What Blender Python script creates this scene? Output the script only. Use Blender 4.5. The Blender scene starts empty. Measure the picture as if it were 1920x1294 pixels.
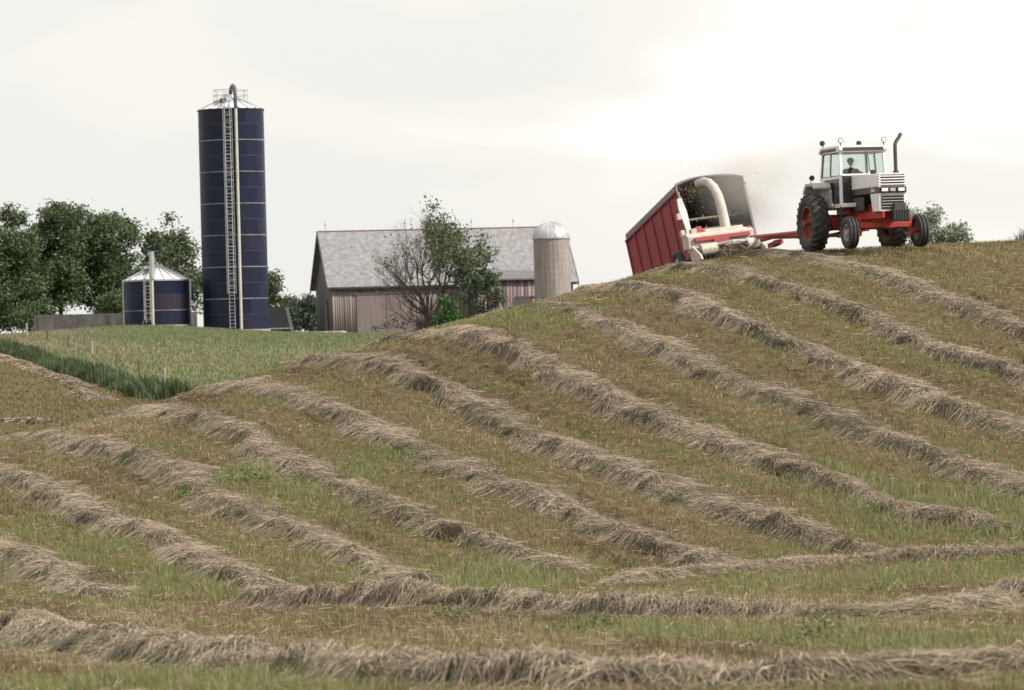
import bpy, bmesh, math, random
import numpy as np
from mathutils import Vector, Matrix
PI = math.pi
scene = bpy.context.scene
C = scene.collection
rng = np.random.default_rng(7)
random.seed(7)

# ------------------------------------------------------------------ camera, sky, sun, exposure
FPX = 7560.0                       # focal length in units of a 1920 px wide frame
ROLL = math.radians(1.5)
cam_d = bpy.data.cameras.new('camera')
cam_d.sensor_width = 36.0
cam_d.lens = FPX / 1920.0 * 36.0
cam_d.clip_start = 1.0
cam_d.clip_end = 9000.0
cam_d.dof.use_dof = True
cam_d.dof.focus_distance = 108.0
cam_d.dof.aperture_fstop = 3.8
cam = bpy.data.objects.new('camera', cam_d)
C.objects.link(cam)
_r = Vector((math.cos(ROLL), 0, -math.sin(ROLL)))
_u = Vector((math.sin(ROLL), 0, math.cos(ROLL)))
_b = Vector((0, -1, 0))
cam.matrix_world = Matrix((( _r.x, _u.x, _b.x, 0), (_r.y, _u.y, _b.y, 0), (_r.z, _u.z, _b.z, 0), (0, 0, 0, 1)))
scene.camera = cam

SUN_EL = math.radians(41)
SUN_DIR = Vector((0.94 * math.cos(SUN_EL), -0.34 * math.cos(SUN_EL), math.sin(SUN_EL))).normalized()
world = bpy.data.worlds.new('World')
scene.world = world
world.use_nodes = True
wn, wl = world.node_tree.nodes, world.node_tree.links
wn.clear()
def wnode(t, **kw):
    n = wn.new(t)
    for k_, v_ in kw.items():
        setattr(n, k_, v_)
    return n
w_out = wnode('ShaderNodeOutputWorld')
w_sky = wnode('ShaderNodeTexSky', sky_type='NISHITA', sun_disc=False)
w_sky.sun_elevation = SUN_EL
w_sky.sun_rotation = math.atan2(SUN_DIR.x, SUN_DIR.y)
w_sky.air_density = 1.0
w_sky.dust_density = 4.0
w_bg_sky = wnode('ShaderNodeBackground')
w_bg_sky.inputs[1].default_value = 0.10
wl.new(w_sky.outputs[0], w_bg_sky.inputs[0])
# a thin sheet of high cloud, brighter towards the veiled sun, with a few grey-blue hollows
w_tc = wnode('ShaderNodeTexCoord')
w_map = wnode('ShaderNodeMapping')
w_map.inputs['Scale'].default_value = (9.0, 9.0, 26.0)
w_map.inputs['Location'].default_value = (2.3, 0.4, 1.1)
wl.new(w_tc.outputs['Generated'], w_map.inputs[0])
w_no = wnode('ShaderNodeTexNoise')
w_no.inputs['Scale'].default_value = 1.0
w_no.inputs['Detail'].default_value = 4.0
w_no.inputs['Roughness'].default_value = 0.45
w_no.inputs['Distortion'].default_value = 0.35
wl.new(w_map.outputs[0], w_no.inputs['Vector'])
w_dot = wnode('ShaderNodeVectorMath', operation='DOT_PRODUCT')
wl.new(w_tc.outputs['Generated'], w_dot.inputs[0])
w_dot.inputs[1].default_value = SUN_DIR
w_add = wnode('ShaderNodeMath', operation='MULTIPLY_ADD')
wl.new(w_dot.outputs['Value'], w_add.inputs[0])
w_add.inputs[1].default_value = 1.9
wl.new(w_no.outputs['Fac'], w_add.inputs[2])
w_ramp = wnode('ShaderNodeValToRGB')
w_ramp.color_ramp.interpolation = 'EASE'
e = w_ramp.color_ramp.elements
e[0].position = -0.0; e[0].color = (0.925, 0.922, 0.885, 1)
e[1].position = 0.34; e[1].color = (1.20, 1.15, 1.11, 1)
m_ = w_ramp.color_ramp.elements.new(0.13); m_.color = (1.0, 0.968, 0.895, 1)
wl.new(w_add.outputs[0], w_ramp.inputs[0])
w_bg_cloud = wnode('ShaderNodeBackground')
w_bg_cloud.inputs[1].default_value = 0.96
wl.new(w_ramp.outputs[0], w_bg_cloud.inputs[0])
w_mix = wnode('ShaderNodeMixShader')
w_mix.inputs[0].default_value = 0.93
wl.new(w_bg_sky.outputs[0], w_mix.inputs[1])
wl.new(w_bg_cloud.outputs[0], w_mix.inputs[2])
wl.new(w_mix.outputs[0], w_out.inputs[0])

sun_d = bpy.data.lights.new('sun', 'SUN')
sun_d.energy = 5.0
sun_d.angle = math.radians(2.5)
sun_d.color = (1.0, 0.92, 0.83)
sun = bpy.data.objects.new('sun', sun_d)
sun.rotation_euler = SUN_DIR.to_track_quat('Z', 'Y').to_euler()
C.objects.link(sun)
scene.view_settings.view_transform = 'Standard'
scene.view_settings.look = 'None'
scene.view_settings.gamma = 1.0
scene.view_settings.exposure = 0.08
scene.view_settings.use_curve_mapping = False
scene.render.engine = 'CYCLES'
scene.cycles.max_bounces = 6
scene.cycles.transparent_max_bounces = 12
scene.cycles.use_denoising = True

# ------------------------------------------------------------------ helpers
def at(px, py, Y):
    """a point of the place at depth Y on the sight line through photo position (px, py)"""
    dx, dy = px - 960.0, py - 647.0
    return Vector(((dx * math.cos(ROLL) - dy * math.sin(ROLL)) / FPX * Y, Y,
                   (-dx * math.sin(ROLL) - dy * math.cos(ROLL)) / FPX * Y))

def tag(o, label=None, cat=None, group=None, kind=None):
    if label: o['label'] = label
    if cat: o['category'] = cat
    if group: o['group'] = group
    if kind: o['kind'] = kind
    return o

def thing(name, label, cat, loc=(0, 0, 0), rotz=0.0, group=None, mat4=None):
    o = bpy.data.objects.new(name, None)
    o.empty_display_size = 0.3
    C.objects.link(o)
    if mat4 is not None:
        o.matrix_world = mat4
    else:
        o.location = loc
        o.rotation_euler = (0, 0, rotz)
    return tag(o, label, cat, group)

def link(name, me, parent=None):
    o = bpy.data.objects.new(name, me)
    C.objects.link(o)
    if parent is not None:
        o.parent = parent
    return o

class MB:
    """collects simple solids; build() links them as one mesh object"""
    def __init__(s):
        s.v = []; s.f = []
    def add(s, vs, fs):
        n = len(s.v)
        s.v += [tuple(p) for p in vs]
        s.f += [tuple(i + n for i in q) for q in fs]
        return s
    def box(s, c, d, rot=None):
        hx, hy, hz = d[0] / 2, d[1] / 2, d[2] / 2
        vs = [Vector((sx * hx, sy * hy, sz * hz)) for sz in (-1, 1) for sx, sy in ((-1, -1), (1, -1), (1, 1), (-1, 1))]
        if rot is not None:
            vs = [rot @ p for p in vs]
        return s.add([p + Vector(c) for p in vs],
                     [(3, 2, 1, 0), (4, 5, 6, 7), (0, 1, 5, 4), (1, 2, 6, 5), (2, 3, 7, 6), (3, 0, 4, 7)])
    def cyl(s, p0, p1, r0, r1=None, n=12, caps=True):
        p0, p1 = Vector(p0), Vector(p1)
        r1 = r0 if r1 is None else r1
        a = (p1 - p0).normalized()
        x = a.orthogonal().normalized(); y = a.cross(x)
        vs = []
        for p, r in ((p0, r0), (p1, r1)):
            for i in range(n):
                t = 2 * PI * i / n
                vs.append(p + (x * math.cos(t) + y * math.sin(t)) * r)
        fs = [(i, (i + 1) % n, n + (i + 1) % n, n + i) for i in range(n)]
        if caps:
            fs += [tuple(range(n))[::-1], tuple(range(n, 2 * n))]
        return s.add(vs, fs)
    def tube(s, path, r, n=8, caps=True):
        path = [Vector(p) for p in path]
        rr = r if isinstance(r, (list, tuple)) else [r] * len(path)
        vs = []; x = None
        for i, p in enumerate(path):
            a = (path[min(i + 1, len(path) - 1)] - path[max(i - 1, 0)]).normalized()
            x = a.orthogonal().normalized() if x is None else (x - a * x.dot(a)).normalized()
            y = a.cross(x)
            for j in range(n):
                t = 2 * PI * j / n
                vs.append(p + (x * math.cos(t) + y * math.sin(t)) * rr[i])
        fs = []
        for i in range(len(path) - 1):
            for j in range(n):
                fs.append((i * n + j, i * n + (j + 1) % n, (i + 1) * n + (j + 1) % n, (i + 1) * n + j))
        if caps:
            m = (len(path) - 1) * n
            fs += [tuple(range(n))[::-1], tuple(range(m, m + n))]
        return s.add(vs, fs)
    def lathe(s, prof, axis='Y', n=32, c=(0, 0, 0), closed=True):
        """prof: (radius, offset along the axis)"""
        vs = []; m = len(prof)
        for i in range(n):
            t = 2 * PI * i / n
            for r, o in prof:
                a, b = r * math.cos(t), r * math.sin(t)
                p = (a, o, b) if axis == 'Y' else ((a, b, o) if axis == 'Z' else (o, a, b))
                vs.append((p[0] + c[0], p[1] + c[1], p[2] + c[2]))
        fs = []
        for i in range(n):
            j = (i + 1) % n
            for q in range(m if closed else m - 1):
                q2 = (q + 1) % m
                fs.append((i * m + q, j * m + q, j * m + q2, i * m + q2))
        return s.add(vs, fs)
    def prism(s, poly, axis, a, b):
        """polygon of 2-D points pushed along axis from a to b"""
        def p3(p, t):
            return {'X': (t, p[0], p[1]), 'Y': (p[0], t, p[1]), 'Z': (p[0], p[1], t)}[axis]
        n = len(poly)
        vs = [p3(p, a) for p in poly] + [p3(p, b) for p in poly]
        return s.add(vs, [tuple(range(n))[::-1], tuple(range(n, 2 * n))] + [(i, (i + 1) % n, n + (i + 1) % n, n + i) for i in range(n)])
    def mesh(s, name, mat=None, smooth=False, bevel=0.0):
        me = bpy.data.meshes.new(name)
        me.from_pydata(s.v, [], s.f)
        bm = bmesh.new(); bm.from_mesh(me)
        if bevel:
            es = [e_ for e_ in bm.edges if len(e_.link_faces) == 2 and e_.calc_face_angle(0) > 0.5]
            bmesh.ops.bevel(bm, geom=es, offset=bevel, segments=2, profile=0.6, affect='EDGES')
        bmesh.ops.recalc_face_normals(bm, faces=bm.faces)
        bm.to_mesh(me); bm.free()
        if mat: me.materials.append(mat)
        if smooth:
            for p in me.polygons: p.use_smooth = True
            try: me.set_sharp_from_angle(angle=math.radians(38))
            except Exception: pass
        return me
    def build(s, name, mat=None, parent=None, smooth=False, bevel=0.0):
        return link(name, s.mesh(name, mat, smooth, bevel), parent)

def np_mesh(name, co, idx, nper, mat=None, cols=None, smooth=False):
    """mesh from numpy arrays: co (n,3), idx (m,nper)"""
    me = bpy.data.meshes.new(name)
    co = np.ascontiguousarray(co, dtype=np.float32); idx = np.ascontiguousarray(idx, dtype=np.int32)
    me.vertices.add(len(co)); me.vertices.foreach_set('co', co.ravel())
    me.loops.add(idx.size); me.loops.foreach_set('vertex_index', idx.ravel())
    me.polygons.add(len(idx)); me.polygons.foreach_set('loop_start', np.arange(0, idx.size, nper, dtype=np.int32))
    if smooth:
        me.polygons.foreach_set('use_smooth', np.ones(len(idx), dtype=bool))
    me.update(calc_edges=True)
    if cols is not None:
        a = me.color_attributes.new('Col', 'FLOAT_COLOR', 'POINT')
        c4 = np.ones((len(co), 4), dtype=np.float32); c4[:, :3] = cols
        a.data.foreach_set('color', c4.ravel())
    if mat: me.materials.append(mat)
    return me

def _hash(ix, iy, seed):
    h = (ix.astype(np.int64) * 374761393 + iy.astype(np.int64) * 668265263 + seed * 974711) & 0x7fffffff
    h = ((h ^ (h >> 13)) * 1274126177) & 0x7fffffff
    return ((h ^ (h >> 16)) & 0xffff) / 65535.0
def vnoise(x, y, seed=0):
    x = np.asarray(x, float); y = np.asarray(y, float)
    ix, iy = np.floor(x), np.floor(y)
    fx, fy = x - ix, y - iy
    fx = fx * fx * (3 - 2 * fx); fy = fy * fy * (3 - 2 * fy)
    a = _hash(ix, iy, seed); b = _hash(ix + 1, iy, seed); c = _hash(ix, iy + 1, seed); d = _hash(ix + 1, iy + 1, seed)
    return (a * (1 - fx) + b * fx) * (1 - fy) + (c * (1 - fx) + d * fx) * fy
def fbm(x, y, seed=0, oct=3):
    s_ = 0; a = 0.5; t = 0
    for i in range(oct):
        s_ = s_ + a * vnoise(np.asarray(x) * 2 ** i, np.asarray(y) * 2 ** i, seed + 17 * i); t += a; a *= 0.5
    return s_ / t

# ------------------------------------------------------------------ materials
MATS = {}
def mat(name, col, rough=0.6, metal=0.0, var=0.0, scale=3.0, col2=None, bump=0.0, stretch=(1, 1, 1), spec=0.5, detail=4.0):
    """principled surface whose colour wanders between col and col2 with object-space noise"""
    if name in MATS: return MATS[name]
    m = bpy.data.materials.new(name); m.use_nodes = True
    nt = m.node_tree; b = nt.nodes['Principled BSDF']
    b.inputs['Roughness'].default_value = rough
    b.inputs['Metallic'].default_value = metal
    b.inputs['Specular IOR Level'].default_value = spec
    b.inputs['Base Color'].default_value = (*col, 1)
    if var or col2 or bump:
        tc = nt.nodes.new('ShaderNodeTexCoord'); mp = nt.nodes.new('ShaderNodeMapping')
        mp.inputs['Scale'].default_value = stretch
        nt.links.new(tc.outputs['Object'], mp.inputs[0])
        no = nt.nodes.new('ShaderNodeTexNoise'); no.inputs['Scale'].default_value = scale; no.inputs['Detail'].default_value = detail
        no.inputs['Roughness'].default_value = 0.62
        nt.links.new(mp.outputs[0], no.inputs['Vector'])
        c2 = col2 or tuple(min(1, c * (1 - var)) for c in col)
        c1 = col if col2 else tuple(min(1, c * (1 + var)) for c in col)
        rp = nt.nodes.new('ShaderNodeValToRGB')
        rp.color_ramp.elements[0].position = 0.32; rp.color_ramp.elements[0].color = (*c1, 1)
        rp.color_ramp.elements[1].position = 0.68; rp.color_ramp.elements[1].color = (*c2, 1)
        nt.links.new(no.outputs['Fac'], rp.inputs[0]); nt.links.new(rp.outputs[0], b.inputs['Base Color'])
        if bump:
            bp = nt.nodes.new('ShaderNodeBump'); bp.inputs['Strength'].default_value = bump; bp.inputs['Distance'].default_value = 0.05
            nt.links.new(no.outputs['Fac'], bp.inputs['Height']); nt.links.new(bp.outputs[0], b.inputs['Normal'])
    MATS[name] = m
    return m

def mat_attr(name, rough=0.75, trans=0.0, spec=0.25):
    """plant matter: own colour of every blade or leaf from the mesh, a share of light passing through"""
    m = bpy.data.materials.new(name); m.use_nodes = True
    nt = m.node_tree; b = nt.nodes['Principled BSDF']
    b.inputs['Roughness'].default_value = rough
    b.inputs['Specular IOR Level'].default_value = spec
    at_ = nt.nodes.new('ShaderNodeAttribute'); at_.attribute_name = 'Col'
    nt.links.new(at_.outputs['Color'], b.inputs['Base Color'])
    if trans:
        tr = nt.nodes.new('ShaderNodeBsdfTranslucent'); nt.links.new(at_.outputs['Color'], tr.inputs['Color'])
        mx = nt.nodes.new('ShaderNodeMixShader'); mx.inputs[0].default_value = trans
        nt.links.new(b.outputs[0], mx.inputs[1]); nt.links.new(tr.outputs[0], mx.inputs[2])
        nt.links.new(mx.outputs[0], nt.nodes['Material Output'].inputs[0])
    return m
M_BLADE = mat_attr('grass_blades', 0.7, 0.30)
M_HAY = mat_attr('dry_hay', 0.8, 0.15, 0.15)
M_LEAF = mat_attr('leaves', 0.55, 0.25, 0.3)

# ------------------------------------------------------------------ the lie of the land
KW, Y0 = 0.28, 118.0               # mown rows run along x = c - KW * (y - Y0)
ROWC = [9.4 - 2.87 * i for i in range(11)]
ROW_PROFILE = [                    # ground read along each mown row: (depth, height)
 [(117.9,2.39),(112.2,1.67),(108.4,1.00),(104.2,.37)],
 [(117.3,2.11),(112.5,1.46),(108.5,.72),(104.7,.05),(101.2,-.36),(97.3,-.88)],
 [(117.1,1.71),(112.8,1.17),(108.5,.58),(104.4,-.10),(100.7,-.66),(97.2,-1.12),(93.9,-1.55),(90.3,-1.95)],
 [(118.5,1.24),(113.2,.90),(108.5,.15),(104.1,-.52),(100.1,-1.02),(96.4,-1.49),(92.9,-1.96),(89.7,-2.36),(86.7,-2.78),(83.3,-3.12)],
 [(117.2,.62),(112.1,.38),(108.5,-.13),(103.8,-.80),(99.4,-1.50),(95.4,-1.94),(91.7,-2.36),(88.3,-2.77),(85.1,-3.09),(82.2,-3.39),(79.4,-3.56),(76.8,-3.62)],
 [(120.9,-.14),(114.4,-.20),(108.6,-.80),(105.9,-1.22),(101.0,-1.86),(96.4,-2.36),(92.3,-2.74),(88.5,-3.02),(85.0,-3.29),(81.7,-3.58),(78.7,-3.82),(75.9,-3.93)],
 [(122.6,-.86),(116.6,-.81),(111.2,-.99),(105.7,-1.43),(102.9,-1.82),(97.7,-2.37),(93.0,-2.83),(88.7,-3.18),(84.8,-3.52),(81.2,-3.80),(77.9,-3.99),(75.5,-4.08)],
 [(121.2,-1.59),(113.9,-1.53),(107.4,-1.80),(102.3,-2.29),(96.5,-2.82),(91.3,-3.22),(86.7,-3.54),(82.5,-3.83),(78.7,-4.08),(75.2,-4.26)],
 [(127.7,-2.45),(117.5,-2.11),(110.5,-2.18),(104.3,-2.46),(99.4,-2.74),(95.0,-3.08),(90.4,-3.45),(86.2,-3.72),(81.9,-3.97),(77.7,-4.17),(73.8,-4.27)],
 [(109.1,-2.98),(103.7,-3.11),(98.1,-3.43),(93.1,-3.62),(86.7,-3.87),(81.2,-4.12),(76.3,-4.28),(72.4,-4.31)],
 [(90.5,-4.14),(83.3,-4.28),(78.4,-4.34),(74.5,-4.38)]]
cp = []
for i, pr in enumerate(ROW_PROFILE):
    for y, z in pr:
        cp.append((ROWC[i] - KW * (y - Y0), y, z - 0.17))
# near slope, from the standpoint down to the bottom of the swale
for y, z in ((-20, -1.2), (0, -1.68), (15, -2.12), (34, -2.95), (45, -3.42), (55, -3.82), (63, -4.08), (69, -4.25)):
    for x in (-16, -8, 0, 8, 16):
        cp.append((x, y, z + (0.012 * x if y > 30 else 0)))
def cpx(px, py, Y, dz=0.0):
    p = at(px, py, Y); cp.append((p.x, p.y, p.z + dz))
# hilltop with the machines
for a in ((1602, 470, 122), (1672, 471, 119.4), (1760, 469, 119.5), (1920, 464, 119.5), (2050, 462, 119.5), (1920, 520, 113.5), (1980, 640, 103)):
    cpx(*a)
# machine frames: rotation basis from heading, pitch and roll
def frame(origin, head, pitch, roll):
    F = Vector((math.sin(head) * math.cos(pitch), -math.cos(head) * math.cos(pitch), math.sin(pitch)))
    L0 = Vector((math.cos(head), math.sin(head), 0))
    U0 = F.cross(L0)
    L = (L0 * math.cos(roll) + U0 * math.sin(roll)).normalized()
    U = F.cross(L).normalized()
    return Matrix(((F.x, L.x, U.x, origin[0]), (F.y, L.y, U.y, origin[1]), (F.z, L.z, U.z, origin[2]), (0, 0, 0, 1)))
HEAD = math.atan(KW)
TRACTOR_M = frame(at(1601, 469.5, 122), HEAD, 0.0, math.radians(0.5))
HARV_M = frame(at(1366, 492, 126.3), HEAD + math.radians(1), math.radians(7), math.radians(6))
_m = frame((0, 0, 0), HEAD + math.radians(1.5), math.radians(15.5), math.radians(6))
WAG_W, WAG_H, WAG_L, WAG_FLOOR = 2.35, 2.62, 5.4, 0.95
_corner = at(1266.8, 346.5, 130.3)
_off = _m @ Vector((0, -WAG_W / 2, WAG_FLOOR + WAG_H - 0.16))
WAG_M = Matrix.Translation(_corner - _off) @ _m      # origin: ground below the middle of the front edge
for X, Yl in ((-0.9, -1.1), (-0.9, 1.1), (-4.4, -1.1), (-4.4, 1.1)):
    p = WAG_M @ Vector((X, Yl, 0)); cp.append(tuple(p))
for X, Yl in ((-1.7, -1.0), (-1.7, 1.0)):
    p = HARV_M @ Vector((X, Yl, 0)); cp.append(tuple(p))
# behind the crest the land falls away, then the far meadow rises to the farmyard
cp += [(-5, 138, -0.95), (-5, 160, -2.0), (-5, 195, -1.7), (0, 140, -0.3), (0, 165, -1.4), (14, 133, 2.25), (14, 150, 1.5), (14, 175, 0.4), (25, 150, 1.2),
       (14, 220, -0.2), (6, 160, -0.6), (6, 220, -0.9), (22, 120, 2.3), (22, 95, -1.0), (22, 70, -3.4), (-20, 70, -4.5), (-20, 90, -4.3),
       (-24, 120, -2.9), (-12, 138, -2.3), (-18, 138, -2.75), (40, 120, 1.5), (40, 70, -3), (-45, 120, -2.6), (-45, 70, -4.4)]
for a in ((0, 793, 146), (95, 792, 140), (0, 730, 178), (100, 750, 164), (190, 762, 152), (0, 672, 212), (100, 707, 190), (215, 752, 168),
          (0, 658, 226), (160, 710, 192), (310, 747, 166), (-120, 640, 245), (-120, 700, 200),
          (60, 640, 240), (300, 727, 178), (390, 697, 204), (500, 665, 238), (600, 648, 258), (720, 634, 285),
          (60, 634, 318), (150, 621, 332), (235, 613, 342), (300, 613, 345), (430, 622, 352), (500, 627, 352), (600, 630, 345), (720, 628, 335), (900, 632, 330)):
    cpx(*a)
for x in (-90, -60, -35, -10, 15, 40, 80):
    cp += [(x, 372, 1.35), (x, 420, 1.2)]
cp += [(40, 220, -0.5), (40, 300, 0.6), (80, 200, 0), (80, 120, 0.5), (-70, 200, 0.5), (-80, 300, 1.2), (-70, 120, -1.5), (-80, 60, -3), (80, 60, -2.5), (-60, 0, -1.6), (60, 0, -1.6)]
CP = np.array(cp)
SY = 0.5
def _tps_k(d2):
    return 0.5 * d2 * np.log(d2 + 1e-9)
_P = np.stack([CP[:, 0], CP[:, 1] * SY], 1)
_n = len(_P)
_A = np.zeros((_n + 3, _n + 3))
_A[:_n, :_n] = _tps_k(((_P[:, None] - _P[None]) ** 2).sum(-1)) + np.eye(_n) * 1.2
_A[:_n, _n] = 1; _A[:_n, _n + 1:] = _P
_A[_n, :_n] = 1; _A[_n + 1:, :_n] = _P.T
_rhs = np.zeros(_n + 3); _rhs[:_n] = CP[:, 2]
_wt = np.linalg.solve(_A, _rhs)
def ground_smooth(x, y):
    x = np.atleast_1d(np.asarray(x, float)); y = np.atleast_1d(np.asarray(y, float))
    out = np.empty(x.shape).ravel(); xf, yf = x.ravel(), y.ravel() * SY
    for i in range(0, xf.size, 20000):
        d2 = (xf[i:i + 20000, None] - _P[None, :, 0]) ** 2 + (yf[i:i + 20000, None] - _P[None, :, 1]) ** 2
        out[i:i + 20000] = _tps_k(d2) @ _wt[:_n] + _wt[_n] + xf[i:i + 20000] * _wt[_n + 1] + yf[i:i + 20000] * _wt[_n + 2]
    out = out.reshape(x.shape)
    far = np.clip((np.maximum(np.abs(x) - 55, (y - 385) * 0.8)) / 45, 0, 1); far = far * far * (3 - 2 * far)
    far = np.maximum(far, np.clip((-y - 5) / 20, 0, 1))
    return out * (1 - far) + (1.0 * np.clip(y / 200, -1.7, 1)) * far
# one sheet of ground, close-meshed where the camera looks
def seq(*segs):
    r = []
    for a, b, st in segs:
        r += list(np.arange(a, b, st))
    return r
ys = seq((-60, 26, 4), (26, 72, .45), (72, 128, .4), (128, 180, .7), (180, 400, 2), (400, 600, 25)) + [620, 800, 1100, 1600, 2400, 3400]
xs_h = seq((0, 18, .4), (18, 34, 1.0), (34, 110, 4)) + [120, 160, 240, 400, 800, 1500]
xs = sorted([-v for v in xs_h[1:]] + xs_h)
GX, GY = np.meshgrid(np.array(xs, float), np.array(ys, float))
GZ = ground_smooth(GX, GY)
GZ = GZ + 0.07 * (fbm(GX * .5, GY * .5, 3) - .5) * (np.abs(GX) < 60)
_xs, _ys = np.array(xs, float), np.array(ys, float)
def ground(x, y):
    """height of the built sheet (bilinear on its grid)"""
    x = np.atleast_1d(np.asarray(x, float)); y = np.atleast_1d(np.asarray(y, float))
    i = np.clip(np.searchsorted(_xs, x) - 1, 0, len(_xs) - 2); j = np.clip(np.searchsorted(_ys, y) - 1, 0, len(_ys) - 2)
    tx = (x - _xs[i]) / (_xs[i + 1] - _xs[i]); ty = (y - _ys[j]) / (_ys[j + 1] - _ys[j])
    return (GZ[j, i] * (1 - tx) + GZ[j, i + 1] * tx) * (1 - ty) + (GZ[j + 1, i] * (1 - tx) + GZ[j + 1, i + 1] * tx) * ty
def gz(x, y): return float(ground(x, y)[0])
def hit(px, py, y_min=25.0, y_max=420.0):
    """where the sight line through a photo position meets the ground"""
    d = at(px, py, 1.0)
    t = np.arange(y_min, y_max, 0.1)
    below = d.z * t <= ground(d.x * t, t)
    k_ = int(np.argmax(below)) if below.any() else len(t) - 1
    return float(d.x * t[k_]), float(t[k_])
# the fence line parts the mown field from the long meadow; DITCH runs along it
DITCH = np.array([(at(px, py, Y).x, Y) for px, py, Y in ((-260, 615, 262), (-120, 640, 245), (0, 658, 226), (80, 684, 208), (160, 710, 192), (235, 728, 178), (310, 746, 166), (335, 752, 160))])
def ditch_side(x, y):
    """>0 beyond the ditch (meadow side)"""
    yd = np.interp(x, DITCH[:, 0], DITCH[:, 1])
    return y - yd
zone = np.clip((ditch_side(GX, GY) - 0.5) / 3.0, 0, 1) * (GX < 4) + np.clip((GY - 168) / 6, 0, 1) * (GX >= 4)
zone = np.clip(zone, 0, 1)
ny, nx = GX.shape
vid = np.arange(ny * nx).reshape(ny, nx)
quads = np.stack([vid[:-1, :-1], vid[:-1, 1:], vid[1:, 1:], vid[1:, :-1]], -1).reshape(-1, 4)
g_me = np_mesh('ground', np.stack([GX, GY, GZ], -1).reshape(-1, 3), quads, 4, None, None, True)
za = g_me.attributes.new('meadow', 'FLOAT', 'POINT'); za.data.foreach_set('value', zone.ravel().astype(np.float32))
# material: stubble soil of the mown field, thick sward of the meadow
gm = bpy.data.materials.new('field_soil'); gm.use_nodes = True
nt = gm.node_tree; gb = nt.nodes['Principled BSDF']; gb.inputs['Roughness'].default_value = 0.95; gb.inputs['Specular IOR Level'].default_value = 0.1
tc = nt.nodes.new('ShaderNodeTexCoord')
def g_noise(scale, stretch, detail=5.0):
    mp = nt.nodes.new('ShaderNodeMapping'); mp.inputs['Scale'].default_value = stretch; mp.inputs['Rotation'].default_value = (0, 0, HEAD)
    nt.links.new(tc.outputs['Object'], mp.inputs[0])
    n_ = nt.nodes.new('ShaderNodeTexNoise'); n_.inputs['Scale'].default_value = scale; n_.inputs['Detail'].default_value = detail; n_.inputs['Roughness'].default_value = 0.65
    nt.links.new(mp.outputs[0], n_.inputs['Vector']); return n_
def g_ramp(src, stops):
    r = nt.nodes.new('ShaderNodeValToRGB'); es = r.color_ramp.elements
    for i, (p, c) in enumerate(stops):
        el = es[i] if i < 2 else es.new(p)
        el.position = p; el.color = (*c, 1)
    nt.links.new(src.outputs['Fac'], r.inputs[0]); return r
def g_mix(fac, a, b, typ='MIX'):
    x = nt.nodes.new('ShaderNodeMix'); x.data_type = 'RGBA'; x.blend_type = typ
    if isinstance(fac, float): x.inputs[0].default_value = fac
    else: nt.links.new(fac, x.inputs[0])
    nt.links.new(a, x.inputs[6]); nt.links.new(b, x.inputs[7]); return x.outputs[2]
n1 = g_noise(0.55, (1, .45, 1)); n2 = g_noise(7.0, (1, 1, 1), 6); n3 = g_noise(0.08, (1, 1, 1)); n4 = g_noise(1.6, (1, .6, 1))
soil = g_ramp(n1, [(0.30, (0.090, 0.055, 0.034)), (0.72, (0.090, 0.085, 0.036)), (0.52, (0.125, 0.090, 0.048))])
litter = g_ramp(n2, [(0.36, (0.042, 0.030, 0.016)), (0.66, (0.200, 0.150, 0.086)), (0.5, (0.105, 0.083, 0.04))])
field = g_mix(0.55, soil.outputs[0], litter.outputs[0])
sward = g_ramp(n4, [(0.3, (0.095, 0.130, 0.055)), (0.7, (0.175, 0.190, 0.095)), (0.5, (0.130, 0.160, 0.072))])
sw2 = g_ramp(n3, [(0.35, (0.105, 0.135, 0.05)), (0.68, (0.20, 0.19, 0.11))])
meadow = g_mix(0.5, sward.outputs[0], sw2.outputs[0])
am = nt.nodes.new('ShaderNodeAttribute'); am.attribute_name = 'meadow'
allc = g_mix(am.outputs['Fac'], field, meadow)
nt.links.new(allc, gb.inputs['Base Color'])
bp = nt.nodes.new('ShaderNodeBump'); bp.inputs['Strength'].default_value = 0.8; bp.inputs['Distance'].default_value = 0.08
nt.links.new(n2.outputs['Fac'], bp.inputs['Height']); nt.links.new(bp.outputs[0], gb.inputs['Normal'])
g_me.materials.append(gm)
tag(link('ground', g_me), kind='structure')

# ------------------------------------------------------------------ windrows of cut hay
M_HAYCORE = mat('hay_mass', (0.115, 0.090, 0.062), 0.95, col2=(0.035, 0.030, 0.019), scale=9.0, bump=0.9, spec=0.1)  # dark core colour stands in for the shadow beneath the loose stems
HAY_COLS = np.array([(0.43, 0.34, 0.25), (0.33, 0.262, 0.205), (0.25, 0.205, 0.17), (0.42, 0.335, 0.245), (0.175, 0.145, 0.108), (0.12, 0.115, 0.065)])
def resample(P, step):
    P = np.asarray(P, float); d = np.r_[0, np.cumsum(np.hypot(*np.diff(P, axis=0).T))]
    n = max(4, int(d[-1] / step)); t = np.linspace(0, d[-1], n)
    x = np.interp(t, d, P[:, 0]); y = np.interp(t, d, P[:, 1])
    for _ in range(6):       # round the corners of the traced line
        x[1:-1] = .25 * x[:-2] + .5 * x[1:-1] + .25 * x[2:]; y[1:-1] = .25 * y[:-2] + .5 * y[1:-1] + .25 * y[2:]
    return np.stack([x, y], 1), t
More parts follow.
